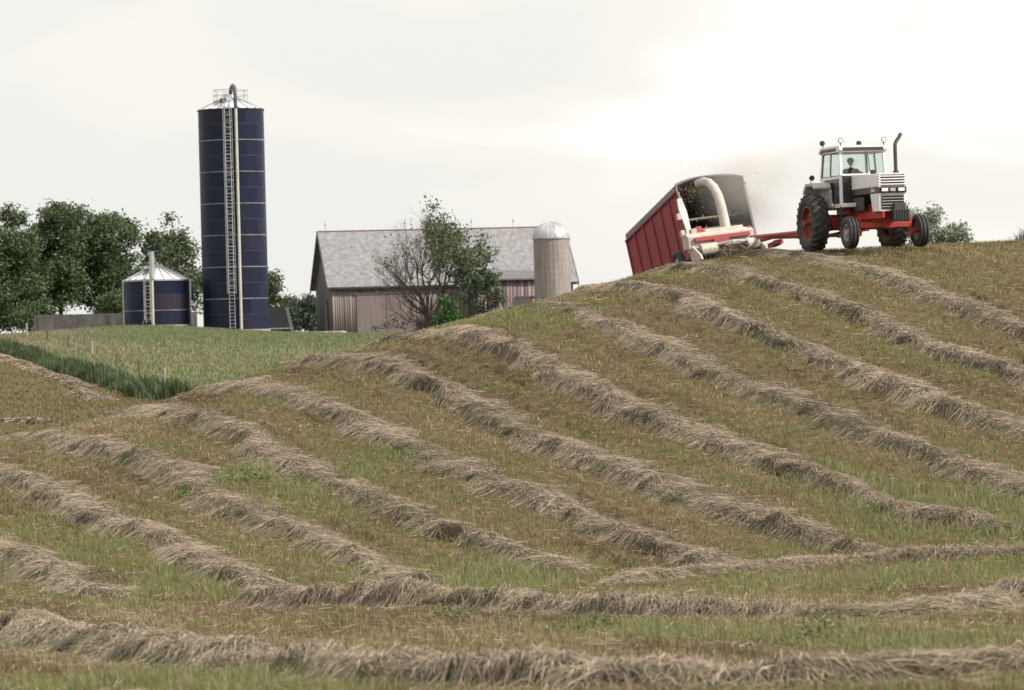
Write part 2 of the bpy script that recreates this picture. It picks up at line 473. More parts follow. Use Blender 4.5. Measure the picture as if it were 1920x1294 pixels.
def windrow(P, seed, label, w0=0.55, h0=0.195, dens=300, width=0.0048, gaps=(), fine=True):
    rg = np.random.default_rng(seed)
    w0 = w0 * rg.uniform(.88, 1.12); h0 = h0 * rg.uniform(.88, 1.15); tone = rg.uniform(1.02, 1.22); greenish = rg.uniform(-.6, .9)
    P, t = resample(P, 0.16)
    T = np.gradient(P, axis=0); T /= np.linalg.norm(T, axis=1)[:, None]
    N = np.stack([-T[:, 1], T[:, 0]], 1)
    P = P + N * ((vnoise(t * .16, t * 0, seed) - .5) * .45 + (vnoise(t * .8, t * 0, seed + 1) - .5) * .24)[:, None]
    ends = np.clip(np.minimum(t, t[-1] - t) / 1.2, 0.0, 1) ** .6
    ends = np.clip(ends, .05, 1)
    for a, b in gaps:
        ends = ends * np.clip(np.maximum(a - t, t - b) / .6, .5, 1)
    lump = .34 + .85 * vnoise(t * .75, t * 0, seed + 2) ** 1.2 + .55 * vnoise(t * 2.2, t * 0, seed + 3)
    half = w0 * (.55 + .6 * vnoise(t * .4, t * 0, seed + 4) + .35 * vnoise(t * 1.5, t * 0, seed + 6)) * (.45 + .55 * ends)
    hgt = h0 * lump * ends * (1 - .30 * np.clip((P[:, 1] - 108) / 8, 0, 1))
    S = 13
    s = np.linspace(-1, 1, S)
    def section(sv):
        # steep on the near side, trailing away on the far side
        pk = -.38
        l_ = np.clip((pk - sv) / (1 + pk), 0, 1); r_ = np.clip((sv - pk) / (1 - pk), 0, 1)
        return np.where(sv < pk, (1 - l_ ** 2.6) ** .8, (1 - r_ ** 1.5) ** 1.15)
    def surf(i, sv):
        """ground position and surface point at section i (float), cross value sv"""
        i = np.clip(i, 0, len(P) - 1.001); a = i.astype(int); f_ = i - a
        def L(q): return q[a] * (1 - f_) + q[a + 1] * f_ if q.ndim == 1 else q[a] * (1 - f_)[:, None] + q[a + 1] * f_[:, None]
        c = L(P); n_ = L(N); h_ = L(half); hh = L(hgt)
        xy = c + n_ * (sv * h_)[:, None]
        pr = section(sv)
        tt = i * .16
        rel = .62 + .55 * fbm(tt * 2.1 + sv * .6, sv * 1.7 + 9, seed + 5, 3) + .30 * (vnoise(tt * 5 + sv * 2.5, sv * 2.2, seed + 8) - .5)
        z = ground(xy[:, 0], xy[:, 1]) + hh * pr * rel
        return np.stack([xy[:, 0], xy[:, 1], z], 1), n_, hh
    ii, jj = np.meshgrid(np.arange(len(P), dtype=float), s, indexing='ij')
    co, _, _ = surf(ii.ravel(), jj.ravel())
    co[:, 2] -= np.where(np.abs(jj.ravel()) > .99, .05, 0.0)
    vid_ = np.arange(len(P) * S).reshape(len(P), S)
    q = np.stack([vid_[:-1, :-1], vid_[1:, :-1], vid_[1:, 1:], vid_[:-1, 1:]], -1).reshape(-1, 4)
    root = thing('windrow', label, 'windrow', tuple(co[len(co) // 2]), group='windrows of cut hay on the hillside')
    org = co[len(co) // 2].copy()
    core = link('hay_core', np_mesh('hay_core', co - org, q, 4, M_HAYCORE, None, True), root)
    # loose stems lying over the mass, combed slantwise off the crest
    n = int(t[-1] * dens)
    i0 = rg.uniform(0, len(P) - 1, n); s0 = np.where(rg.uniform(0, 1, n) < .8, rg.uniform(-1.06, .75, n), rg.uniform(.2, 1.25, n))
    keep = rg.uniform(0, 1, n) < np.interp(i0, np.arange(len(P)), ends) + .05
    ky = np.interp(i0, np.arange(len(P)), P[:, 1]); kx = np.interp(i0, np.arange(len(P)), P[:, 0])
    thin = ((ky > 123) & (ky < 150)) | (np.abs(kx) > .128 * ky + .8)       # fewer stems over the brow and past the field's seen edge
    keep &= rg.uniform(0, 1, n) < np.where(thin, .25, 1.0)
    i0, s0 = i0[keep], s0[keep]; n = len(i0)
    ln = rg.gamma(4.0, .055, n) + .05
    lean = vnoise(i0 * .16 * 1.3, s0 * .8 + 4, seed + 11) - .5        # neighbouring stems lie alike
    ang = lean * 2.4 + rg.normal(0, .5, n) - .75
    di = np.cos(ang) * ln / .16; ds = np.sin(ang) * ln / w0
    lift = np.abs(rg.normal(0, .035, n)) + .004
    pts = []
    for k_, (fr, up) in enumerate(((0, .012), (.5, 1.0), (1.0, .35))):
        p, n_, hh = surf(i0 + di * fr, np.clip(s0 + ds * fr, -1.5, 1.5))
        p[:, 2] += lift * up + .006
        pts.append(p)
    dr = pts[2] - pts[0]; dr /= np.linalg.norm(dr, axis=1)[:, None] + 1e-9
    sd = np.cross(dr, np.stack([rg.normal(0, .5, n), rg.normal(0, .5, n) - .5, np.ones(n)], 1)); sd /= np.linalg.norm(sd, axis=1)[:, None] + 1e-9
    wd = (width * rg.uniform(.6, 1.6, n))[:, None]
    V = np.stack([pts[0] - sd * wd * .7, pts[0] + sd * wd * .7, pts[1] + sd * wd, pts[1] - sd * wd, pts[2] + sd * wd * .3, pts[2] - sd * wd * .3], 1)
    if fine:
        V = np.stack([pts[0] - sd * wd * .8, pts[0] + sd * wd * .8, (pts[2] + pts[1] * .3) / 1.3 + sd * wd * .6, (pts[2] + pts[1] * .3) / 1.3 - sd * wd * .6], 1)
        Q = np.arange(n * 4).reshape(n, 4); nv = 4
    else:
        base = np.arange(n)[:, None] * 6
        Q = np.concatenate([base + np.array([[0, 1, 2, 3]]), base + np.array([[3, 2, 4, 5]])], 0); nv = 6
    ci = np.clip(rg.normal(1.9, 1.5, n) + greenish * .6 + np.where(s0 < -.5, 1.1, 0) + (vnoise(i0 * .16 * .35, s0 * 0, seed + 13) - .5) * 3, 0, 5)  # near-side stems picked darker and greener: shade put into their colour
    a = ci.astype(int); col = HAY_COLS[a] * (1 - (ci - a))[:, None] + HAY_COLS[np.minimum(a + 1, 5)] * (ci - a)[:, None]
    gs = rg.uniform(0, 1, n) < .10 + .10 * (s0 < -.4)                # a share of stems dried green
    col = np.where(gs[:, None], np.array([0.17, 0.175, 0.088]), col)
    col = col * tone * rg.uniform(.45, 1.18, n)[:, None]
    st = link('loose_stems', np_mesh('loose_stems', V.reshape(-1, 3) - org, Q, 4, M_HAY, np.repeat(col, nv, axis=0)), root)
    st['kind'] = 'stuff'
    return P
ROWS = []
ROW_LABEL = ['windrow at the right that leads up to the harvester, topmost on the hill',
 'second windrow down from the tractor, reaching the right edge of the picture',
 'third windrow down from the tractor, crossing the crest below the red wagon',
 'fourth windrow down from the tractor, crossing the crest right of the bright green bush',
 'fifth windrow down, crossing the crest in front of the barn',
 'sixth windrow down, crossing the crest where the pale meadow meets the hill',
 'seventh windrow down, crossing the crest at the right end of the ditch grass',
 'eighth windrow down, a full loose ridge starting beside the foot of the ditch',
 'ninth windrow down, broken by green weeds at left',
 'tenth windrow down, long thick ridge starting at the left edge',
 'short windrow at the lower left edge, lowest of the slanting rows']
for i, c in enumerate(ROWC):
    y_hi = [125.6, 140, 140, 138, 136, 136, 134, 132, 131, 118, 105][i]
    y_lo = [96, 88, 80, 77.5, 76.3, 75.8, 75.3, 76.0, 74.4, 73.4, 75.0][i]
    yy = np.arange(y_lo, y_hi, 1.0)
    gp = ((36.3, 37.0),) if i == 8 else ()
    ROWS.append(windrow(np.stack([c - KW * (yy - Y0), yy], 1)[::-1], 100 + i, ROW_LABEL[i], gaps=gp, dens=800 if i > 2 else 700))
for j, (line, lab, hh, ww) in enumerate((
    ([(1120, 1102), (1250, 1084), (1400, 1069), (1550, 1055), (1700, 1045), (1850, 1040), (2080, 1034)], 'pale windrow across the foot of the hill at right', .17, .55),
    ([(400, 1140), (500, 1136), (700, 1136), (900, 1138), (1050, 1143), (1160, 1150), (1300, 1158), (1450, 1160), (1600, 1160), (1720, 1156), (1850, 1142), (2080, 1118)], 'windrow lying level across the bottom of the swale', .24, .75),
    ([(-160, 1175), (0, 1186), (100, 1196), (200, 1212), (300, 1228), (450, 1248), (600, 1262), (750, 1274), (900, 1284), (1100, 1288), (1300, 1284), (1500, 1280), (1700, 1274), (1920, 1266), (2080, 1262)], 'nearest windrow, thick and shaggy along the bottom of the picture', .28, .85))):
    ROWS.append(windrow([hit(*p) for p in line], 140 + j, lab, ww, hh, 1200, .0038, (), False))
for j, (line, lab) in enumerate((
    ([(-150, 630), (-60, 652), (0, 670), (50, 684), (100, 702), (150, 726), (205, 752)], 'far windrow running beside the ditch grass at the left edge'),
    ([(-120, 786), (-40, 788), (40, 790), (105, 791)], 'faint far windrow in the hollow at the left edge'))):
    windrow([hit(*p) for p in line], 160 + j, lab, .55, .2, 170, .016)

# ------------------------------------------------------------------ stubble, regrowth and long grass
def blades(name, x, y, h, w, col, label, cat='grass', lean=.45, mesh_mat=None, bend=False, rg=rng, dz=0.0):
    n = len(x); z = ground(x, y) - .01 + dz
    a = rg.uniform(0, 2 * PI, n); l = np.abs(rg.normal(0, lean, n)) * h
    la = rg.uniform(0, 2 * PI, n)
    sx, sy = np.cos(a) * w * .5, np.sin(a) * w * .5
    tip = np.stack([x + np.cos(la) * l, y + np.sin(la) * l, z + h * np.sqrt(np.clip(1 - (l / h) ** 2 * .5, .2, 1))], 1)
    b0 = np.stack([x - sx, y - sy, z], 1); b1 = np.stack([x + sx, y + sy, z], 1)
    if bend:
        mid = (np.stack([x, y, z], 1) * .45 + tip * .55); mid[:, 2] += h * .12
        off = np.stack([sx, sy, sx * 0], 1) * .85
        V = np.stack([b0, b1, mid + off, mid - off, tip], 1); k_ = 5
        base = np.arange(n)[:, None] * 5
        I = np.concatenate([base + np.array([[0, 1, 2]]), base + np.array([[0, 2, 3]]), base + np.array([[3, 2, 4]])], 0)
    else:
        V = np.stack([b0, b1, tip], 1); k_ = 3
        I = np.arange(n * 3).reshape(n, 3)
    o = link(name, np_mesh(name, V.reshape(-1, 3), I, 3, mesh_mat or M_BLADE, np.repeat(col, k_, axis=0)))
    return tag(o, label, cat, kind='stuff')
def palette(cols, n, rg, jit=.25):
    c = np.array(cols)[rg.integers(0, len(cols), n)]
    return c * rg.uniform(1 - jit, 1 + jit, n)[:, None]
# where the regrowth is green and tall
GREEN = []
for px, py, rx, ry, s_ in ((470, 890, 1.1, 1.3, .9), (355, 925, .7, 1.0, .8), (245, 858, .6, 1.0, .7), (520, 935, 1.3, 2.0, .5), (620, 960, 1.2, 2, .45), (60, 985, 1.6, 3.0, .6), (180, 1030, 1.5, 3, .6),
                       (330, 1095, 1.6, 3.0, .75), (400, 1110, 1, 2, .7), (700, 1075, 1.0, 2.0, .6), (900, 1092, 1.6, 3.0, .8), (1000, 1085, 1.3, 2.5, .7), (820, 850, 1.3, 2, .4),
                       (1650, 955, 1.4, 2.5, .85), (1560, 905, 1.4, 2.5, .6), (1760, 985, 2, 3, .7), (1880, 990, 1.4, 3, .7), (1850, 900, 1.5, 2.5, .6), (1300, 830, 1.2, 2, .35),
                       (1030, 600, 1.5, 2.5, .75), (930, 595, 1.2, 2.0, .7), (1700, 1085, 3, 3, .8), (1500, 1100, 3, 2.6, .6), (1250, 1190, 1.0, 1.6, .95), (1120, 1180, .8, 1.5, .9), (1400, 1200, .9, 1.2, 1.0), (1540, 1202, .9, 1.2, .9),
                       (1750, 1210, 1.4, 1.6, .8), (380, 1285, 1.6, 1.8, .8), (560, 1300, 1.6, 1.6, .85), (150, 1290, 1.4, 1.5, .6), (620, 725, 1.4, 2, .35), (700, 870, 1.0, 2, .5), (1000, 850, 1, 2, .35), (1420, 640, 1.2, 2, .35), (1630, 640, 1, 2, .4), (1750, 500, 2.5, 3, .35)):
    hx, hy = hit(px, py); GREEN.append((hx, hy, rx * .85, ry * (1.25 if hy > 72 else .9), s_))
def greenness(x, y):
    u = x + KW * (y - Y0)
    g = .42 * (fbm(u * .55, y * .17, 21, 3) - .5) * 2.2 + .20 * (vnoise(u * 1.6, y * .6, 31) - .5)
    g = g + .10
    for hx, hy, rx, ry, s_ in GREEN:
        g = g + s_ * np.exp(-((x - hx) / rx) ** 2 - ((y - hy) / ry) ** 2)
    return g
def scatter(y0, y1, dens0, dens1, rg, margin=1.0, skirt=5.0):
    """points over the part of the field that the eye can reach"""
    out = []
    for ya in np.arange(y0, y1, 2.0):
        hw = .128 * (ya + 2) + margin
        d = dens0 + (dens1 - dens0) * (ya - y0) / (y1 - y0)
        n = int(2 * hw * 2 * d)
        out.append(np.stack([rg.uniform(-hw, hw, n), rg.uniform(ya, ya + 2, n)], 1))
        n = int(2 * skirt * 2 * d * .4)                      # thinner growth goes on to either side
        out.append(np.stack([rg.choice((-1, 1), n) * (hw + rg.uniform(0, skirt, n)), rg.uniform(ya, ya + 2, n)], 1))
    P = np.concatenate(out); return P[:, 0], P[:, 1]
rg = np.random.default_rng(11)
x, y = scatter(31, 127, 46, 26, rg)
def tufts(x, y, k, spread):
    # every tuft throws k blades
    x = np.repeat(x, k); y = np.repeat(y, k)
    return x + rg.normal(0, spread, len(x)), y + rg.normal(0, spread, len(x))
x, y = tufts(x, y, 8, .055)
g = greenness(x, y)
u = x + KW * (y - Y0)
brown = .6 * fbm(u * .8 + 40, y * .14, 77, 3) + .4 * vnoise(u * 4.5, y * .12, 78)
n = len(x)
col = palette([(0.25, 0.192, 0.108), (0.285, 0.232, 0.14), (0.192, 0.128, 0.074), (0.19, 0.175, 0.078), (0.37, 0.305, 0.20), (0.13, 0.082, 0.048)], n, rg)
tn_ = np.repeat(rg.uniform(.7, 1.3, n // 8), 8)[:, None]; col = col * tn_
colg = palette([(0.175, 0.205, 0.066), (0.215, 0.228, 0.085), (0.14, 0.182, 0.062), (0.27, 0.26, 0.115)], n, rg)
pg = np.clip(.19 + g * 1.05 - .06 * (y < 72) + .55 * (vnoise(u * 2.2, y * .9, 41) - .5), .04, .9)
isg = (np.repeat(rg.uniform(0, 1, n // 8), 8) * .7 + rg.uniform(0, 1, n) * .3) < pg
col = np.where(isg[:, None], colg, col * np.clip(1.85 - 1.8 * brown, .36, 1.36)[:, None] * np.where((brown > .52)[:, None], np.array([1.0, .93, .92]), np.array([1., 1., 1.])))
h = np.where(isg, rg.uniform(.06, .14, n) + np.clip(g, 0, 1) * rg.uniform(.02, .12, n), rg.uniform(.05, .15, n))
w = rg.uniform(.009, .020, n) * np.interp(y, [31, 127], [.7, 1.4])
blades('stubble', x, y, h, w, col, 'short brown and olive stubble between the windrows', lean=.6, rg=rg)
# taller green tufts where the regrowth is strong
x, y = scatter(31, 126, 250, 85, rg)
g = greenness(x, y)
k_ = rg.uniform(0, 1, len(x)) < np.clip((g - .32) * 1.15, 0, .78)
x, y, g = x[k_], y[k_], g[k_]; n = len(x)
col = palette([(0.175, 0.215, 0.09), (0.22, 0.24, 0.11), (0.14, 0.185, 0.078), (0.28, 0.265, 0.14), (0.12, 0.195, 0.075), (0.30, 0.255, 0.155)], n, rg)
straw = palette([(0.30, 0.25, 0.14), (0.26, 0.235, 0.115), (0.24, 0.20, 0.11)], n, rg)
sm = vnoise(x * 1.1, y * .5, 55) * .6 + vnoise(x * 3.1, y * 1.6, 56) * .4
col = np.where((rg.uniform(0, 1, n) < np.clip((sm - .38) * 2.2, .08, .75))[:, None], straw, col * (1.25 - .5 * sm)[:, None])
clump = .45 + 1.05 * vnoise(x * 2.4, y * 1.3, 57)
blades('green_regrowth', x, y, (rg.uniform(.07, .18, n) + np.clip(g - .5, 0, .6) * rg.uniform(.05, .30, n)) * clump, rg.uniform(.009, .018, n) * np.interp(y, [31, 60, 120], [.6, .8, 1.3]), col, 'fresh green regrowth in patches between the windrows', lean=.5, bend=True, rg=rg)
# a thin scatter of dropped hay on the stubble
x, y = scatter(31, 126, 17, 9, rg); n = len(x)
a = rg.uniform(0, PI, n); l = rg.uniform(.08, .3, n)
z = ground(x, y) + rg.uniform(.03, .09, n)
d = np.stack([np.cos(a) * l, np.sin(a) * l, rg.normal(0, .03, n)], 1); p = np.stack([x, y, z], 1)
sd = np.stack([-np.sin(a), np.cos(a), rg.normal(0, .4, n)], 1) * np.interp(y, [31, 60, 120], [.003, .0045, .008])[:, None]
V = np.stack([p - sd, p + sd, p + d + sd * .5, p + d - sd * .5], 1)
o = link('dropped_hay', np_mesh('dropped_hay', V.reshape(-1, 3), np.arange(n * 4).reshape(n, 4), 4, M_HAY, np.repeat(palette(HAY_COLS[:5], n, rg), 4, axis=0)))
tag(o, 'stray stems of hay dropped on the stubble', 'hay', kind='stuff')
# stubble of the left far field, meadow grass, and the rank grass of the ditch
n = 60000
x = rg.uniform(-36, -8, n); y = rg.uniform(122, 232, n)
k_ = (ditch_side(x, y) < 0) & (x > -.15 * y - 3) & (x < -.06 * y); x, y = x[k_], y[k_]; n = len(x)
col = palette([(0.19, 0.145, 0.075), (0.22, 0.175, 0.10), (0.11, 0.115, 0.04), (0.10, 0.13, 0.04)], n, rg)
blades('far_stubble', x, y, rg.uniform(.06, .16, n), rg.uniform(.04, .08, n), col, 'tan stubble of the far field at left', lean=.6, rg=rg)
n = 190000
y = rg.uniform(165, 362, n); x = rg.uniform(-1, 1, n) * 30 - 22
k_ = (ditch_side(x, y) > 0) & (x > -.145 * y - 3) & (x < .02 * y - 4) & (y > 150); x, y = x[k_], y[k_]; n = len(x)
mix = fbm(x * .10, y * .05, 91, 3) + .25 * (vnoise(x * .5, y * .25, 95) - .5)
col = palette([(0.15, 0.185, 0.088), (0.18, 0.20, 0.10), (0.21, 0.215, 0.12), (0.125, 0.16, 0.076)], n, rg)
dry = palette([(0.27, 0.215, 0.15), (0.23, 0.195, 0.12), (0.30, 0.225, 0.175)], n, rg)
isd = rg.uniform(0, 1, n) < np.clip((mix - .55) * 2.4 + .08 + np.clip((y - 290) / 120, 0, .45) * (x < -28), 0, .8)
col = np.where(isd[:, None], dry, col)
blades('meadow_grass', x, y, rg.uniform(.10, .28, n), rg.uniform(.05, .10, n), col, 'long soft meadow grass in front of the farmyard', lean=.45, rg=rg)
n = 21000
t = rg.uniform(0, 1, n); seg = t * (len(DITCH) - 1); ia = np.minimum(seg.astype(int), len(DITCH) - 2); fr = (seg - ia)[:, None]
pp = DITCH[ia] * (1 - fr) + DITCH[ia + 1] * fr
off = rg.normal(0, .30, n); x = pp[:, 0] + off * .93; y = pp[:, 1] + off * .36 + rg.normal(0, .5, n)
hh = (rg.uniform(.22, .70, n)) * np.exp(-(off / 1.2) ** 2) * (.45 + 1.0 * vnoise(t * 70, t * 0, 5))
dk = vnoise(t * 26, off * .8 + 5, 8)
col = palette([(0.058, 0.092, 0.040), (0.075, 0.105, 0.048), (0.046, 0.072, 0.032), (0.115, 0.13, 0.065)], n, rg) * (.6 + .8 * dk)[:, None]
blades('ditch_grass', x, y, hh + .12, rg.uniform(.035, .075, n), col, 'rank dark green grass along the ditch at left', lean=.35, bend=True, rg=rg)

# ------------------------------------------------------------------ farmyard
M_NAVY = mat('navy_glass_steel', (0.005, 0.009, 0.036), 0.42, col2=(0.010, 0.013, 0.030), scale=.55, stretch=(1, 1, .35), spec=.22)
M_RUSTY = mat('weathered_navy_steel', (0.019, 0.018, 0.034), 0.5, col2=(0.030, 0.022, 0.034), scale=.8, spec=.25)
M_NAVY2 = mat('pale_navy_steel', (0.008, 0.012, 0.035), 0.45, col2=(0.014, 0.016, 0.032), scale=.5, stretch=(1, 1, .3), spec=.22)
M_SEAM = mat('seam_strip', (0.32, 0.31, 0.28), 0.5, col2=(0.10, 0.10, 0.12), scale=.7)
M_DARKSEAM = mat('dark_seam', (0.022, 0.022, 0.035), 0.6)
M_GALV = mat('galvanised_steel', (0.42, 0.42, 0.44), 0.38, metal=.35, var=.14, scale=1.3)
M_GALVD = mat('dull_galvanised', (0.36, 0.37, 0.39), 0.5, metal=.2, var=.2, scale=2)
M_WHITEROOF = mat('white_roof_paint', (0.76, 0.76, 0.77), 0.45, col2=(0.62, 0.63, 0.65), scale=.9)
M_PIPE = mat('pipe_cream', (0.46, 0.45, 0.42), 0.5, var=.1, scale=1)
M_DKPIPE = mat('pipe_dark', (0.05, 0.055, 0.085), 0.45)
M_CONC = mat('concrete', (0.36, 0.33, 0.30), 0.95, col2=(0.20, 0.19, 0.185), scale=.8, bump=.4)
PANELS = 9
def panel_mesh(R, h, name):
    mb = MB(); n = 6; a0 = 2 * PI / PANELS
    vs = []; th = .03
    for r in (R - th, R):
        for z in (.015, h - .015):
            for i in range(n + 1):
                t = a0 * (.004 + .992 * i / n); vs.append((r * math.cos(t), r * math.sin(t), z))
    m = n + 1; fs = []
    for i in range(n):
        fs.append((2 * m + i, 2 * m + i + 1, 3 * m + i + 1, 3 * m + i))
        fs.append((m + i, m + i + 1, i + 1, i))
        fs.append((i, i + 1, 2 * m + i + 1, 2 * m + i))
        fs.append((3 * m + i, 3 * m + i + 1, m + i + 1, m + i))
    fs += [(0, 2 * m, 3 * m, m), (n, m + n, 3 * m + n, 2 * m + n)]
    mb.add(vs, fs)
    return mb.mesh(name, None, True)
def harvest_silo(loc, R, courses, ch, label, seam_every, roof_h, ladder_a, pipe_a, tall):
    root = thing('blue_silo', label, 'silo', loc, 0.0)
    H = courses * ch
    MB().lathe([(R - .035, -1.5), (R - .035, H), (0.0, H), (0, -1.5)], 'Z', 48, closed=False).build('inner_shell', M_DARKSEAM, root, True)
    MB().lathe([(R + .12, -2.0), (R + .12, .08), (R - .02, .08), (R - .02, -2.0)], 'Z', 48).build('foundation', M_CONC, root, True)
    meshes = {}
    rp = random.Random(3 if tall else 4)
    for c in range(courses):
        for p in range(PANELS):
            m = M_NAVY if rp.random() < .6 else M_NAVY2
            if not tall and c == courses - 2 and p in (6, 7): m = M_RUSTY
            if m.name not in meshes:
                me = panel_mesh(R, ch, 'wall_panel'); me.materials.append(m); meshes[m.name] = me
            o = link('wall_panel', meshes[m.name], root)
            o.location = (0, 0, c * ch); o.rotation_euler = (0, 0, 2 * PI / PANELS * (p + .5 * (c % 2)))
    for c in range(1, courses):
        pale = (courses - c) % seam_every == 0 if tall else c == 1
        MB().lathe([(R - .03, c * ch - .035), (R + .03, c * ch - .035), (R + .03, c * ch + .035), (R - .03, c * ch + .035)] if pale else
                   [(R - .03, c * ch - .03), (R + .014, c * ch - .03), (R + .014, c * ch + .03), (R - .03, c * ch + .03)], 'Z', 60).build('seam_ring', M_SEAM if pale else M_DARKSEAM, root, True)
    # conical roof of lapped sheets with standing ribs
    cap = .62
    rs = 20
    for i in range(rs):
        a0, a1 = 2 * PI * i / rs, 2 * PI * (i + 1) / rs
        def q(r, z, a): return (r * math.cos(a), r * math.sin(a), z)
        b = MB(); am_ = (a0 + a1) / 2
        vs = [q(R + .06, H - .06, a0), q(R + .06, H - .06, a1), q(cap, H + roof_h, a1), q(cap, H + roof_h, a0),
              q(R + .06, H - .12, a0), q(R + .06, H - .12, a1), q(cap, H + roof_h - .06, a1), q(cap, H + roof_h - .06, a0)]
        b.add(vs, [(0, 1, 2, 3), (7, 6, 5, 4), (0, 4, 5, 1), (1, 5, 6, 2), (2, 6, 7, 3), (3, 7, 4, 0)])
        b.build('roof_sheet', M_WHITEROOF, root)
        MB().cyl(q(R + .02, H - .01, a0), q(cap, H + roof_h + .05, a0), .05, n=6).build('roof_rib', M_GALVD, root)
    MB().lathe([(R - .05, H - .14), (R + .075, H - .14), (R + .075, H - .02), (R - .05, H - .02)], 'Z', 60).build('eave_ring', M_DARKSEAM if tall else M_GALV, root, True)
    MB().cyl((0, 0, H + roof_h - .05), (0, 0, H + roof_h + .28), cap + .06, cap * .8, 20).build('roof_cap', M_GALV, root, True)
    # ladder in its cage
    la = ladder_a; ux = Vector((math.cos(la), math.sin(la), 0)); tx = Vector((-math.sin(la), math.cos(la), 0))
    lad = MB(); z0 = .1 if tall else .25; z1 = H + (.6 if tall else .9); rl = R + .22
    for s_ in (-1, 1):
        lad.cyl(ux * rl + tx * .24 * s_ + Vector((0, 0, z0)), ux * rl + tx * .24 * s_ + Vector((0, 0, z1)), .032, n=6)
    z = z0 + .2
    while z < z1:
        lad.cyl(ux * rl - tx * .24 + Vector((0, 0, z)), ux * rl + tx * .24 + Vector((0, 0, z)), .02, n=5); z += .32
    lo = lad.build('ladder', M_GALV, root)
    cage = MB(); zc = z0 + (3.3 if tall else .35); first = zc
    def cp_(ang, zz): return ux * (rl + .36 * math.cos(ang)) + tx * .40 * math.sin(ang) + Vector((0, 0, zz))
    while zc < z1 + (.9 if tall else .4):
        cage.tube([cp_(-PI * .5 + PI * i / 8, zc) for i in range(9)], .022, 5); zc += .60
    for ang in (-PI * .5, -PI * .22, PI * .22, PI * .5):
        cage.cyl(cp_(ang, first), cp_(ang, zc - .6), .024, n=5)
    if not tall:
        for s_ in (-1, 1): cage.cyl(cp_(s_ * PI * .5, first), cp_(s_ * PI * .5, first) + tx * .18 * s_ + Vector((0, 0, -.5)), .024, n=5)
    cage.build('safety_cage', M_GALV, lo)
    # fill pipe up the wall, gooseneck over the roof
    pa = pipe_a; ux = Vector((math.cos(pa), math.sin(pa), 0)); rp_ = R + .20
    MB().cyl(ux * rp_ + Vector((0, 0, -.3)), ux * rp_ + Vector((0, 0, H - (.1 if tall else 0))), .135, n=12).build('fill_pipe', M_PIPE, root, True)
    zt = H + roof_h
    if tall:
        path = [ux * rp_ + Vector((0, 0, H - .1)), ux * (rp_ - .1) + Vector((0, 0, H + .7))]
        for i in range(9):
            a = PI * i / 8; c_ = .5 * (rp_ - .1)
            path.append(ux * (c_ + c_ * math.cos(a) * .98) + Vector((0, 0, H + 1.15 + .95 * math.sin(a))))
        path.append(Vector((0, 0, zt + .1)))
        MB().tube(path, .17, 10).build('gooseneck', M_DKPIPE, root, True)
    else:
        MB().cyl(ux * rp_ + Vector((0, 0, H)), ux * (rp_ - .05) + Vector((0, 0, H + 2.5)), .24, n=10).build('gooseneck', M_GALVD, root, True)
        MB().box(ux * (rp_ - .35) + Vector((0, 0, H + 2.55)), (1.15, .55, .12)).build('pipe_head', M_DKPIPE, root)
        MB().cyl(ux * (rp_ - .6) + Vector((0, 0, H + 2.3)), Vector((0, 0, zt + .2)), .11, n=8).build('drop_pipe', M_GALVD, root, True)
    # railed platform round the hatch
    rail = MB(); rr = 1.55 if tall else 1.2; zb = H + roof_h * (.62 if tall else .75)
    for i in range(10):
        a = 2 * PI * i / 10; p = Vector((rr * math.cos(a), rr * math.sin(a), zb))
        rail.cyl(p + Vector((0, 0, -.3)), p + Vector((0, 0, 1.15)), .03, n=5)
    for hh_ in (.1, .62, 1.12):
        rail.lathe([(rr - .028, zb + hh_ - .028), (rr + .028, zb + hh_ - .028), (rr + .028, zb + hh_ + .028), (rr - .028, zb + hh_ + .028)], 'Z', 24)
    if tall: rail.build('platform_rail', M_GALVD, root)
    hp = Vector((math.cos(la) * 1.6, math.sin(la) * 1.6, H + roof_h * .62))
    MB().cyl(hp + Vector((-.5, 0, -.1)), hp + Vector((-.5, 0, .3)), .3, n=10).build('roof_hatch', M_DKPIPE, root)
    if not tall:
        for sx_ in (-1, 1):
            MB().box((sx_ * (R + .05), -.5, H / 2 + (0 if sx_ < 0 else .75)), (.13, .16, H if sx_ < 0 else H - 1.5)).build('edge_strip', M_GALV, root)
    return root
_b1 = at(443.5, 621, 369)
harvest_silo((_b1.x, 369, _b1.z + .05), 3.0, 14, 1.445, 'tall dark blue cylindrical silo with pale rings and a white cone roof', 2, 1.05, math.radians(-92), math.radians(-78), True)
_b2 = at(296.5, 611, 369)
harvest_silo((_b2.x, 369, _b2.z - .02), 3.02, 3, 1.41, 'short squat dark blue silo with white roof beside the concrete wall', 9, 1.15, math.radians(-100), math.radians(-93), False)

# concrete retaining wall left of the silos, a row of cast panels
wl_a, wl_b = at(70, 612, 376), at(372, 612, 377)
root = thing('concrete_wall', 'low grey weathered concrete wall running behind the small silo', 'wall', (wl_a.x, 376, 0))
L_ = wl_b.x - wl_a.x; npan = 9
M_WALL = mat('stained_concrete', (0.30, 0.275, 0.265), 0.95, col2=(0.13, 0.125, 0.13), scale=1.1, bump=.5, stretch=(1, 1, .6), detail=7)
for i in range(npan):
    w_ = L_ / npan
    MB().box((w_ * (i + .5), 0, 2.2 - .10 * i / npan), (w_ - .03, .3, 3.5), None).build('wall_panel', M_WALL, root, bevel=.02)
MB().box((-.14, .3, 1.9), (.26, 1.2, 3.9)).build('wall_end', M_WALL, root, bevel=.03)
sgn = MB().box((2.45, -.18, 3.2), (.5, .04, .72)).build('notice_board', mat('faded_notice', (0.27, 0.22, 0.215), .8, col2=(0.20, 0.13, 0.13), scale=2.5), root)

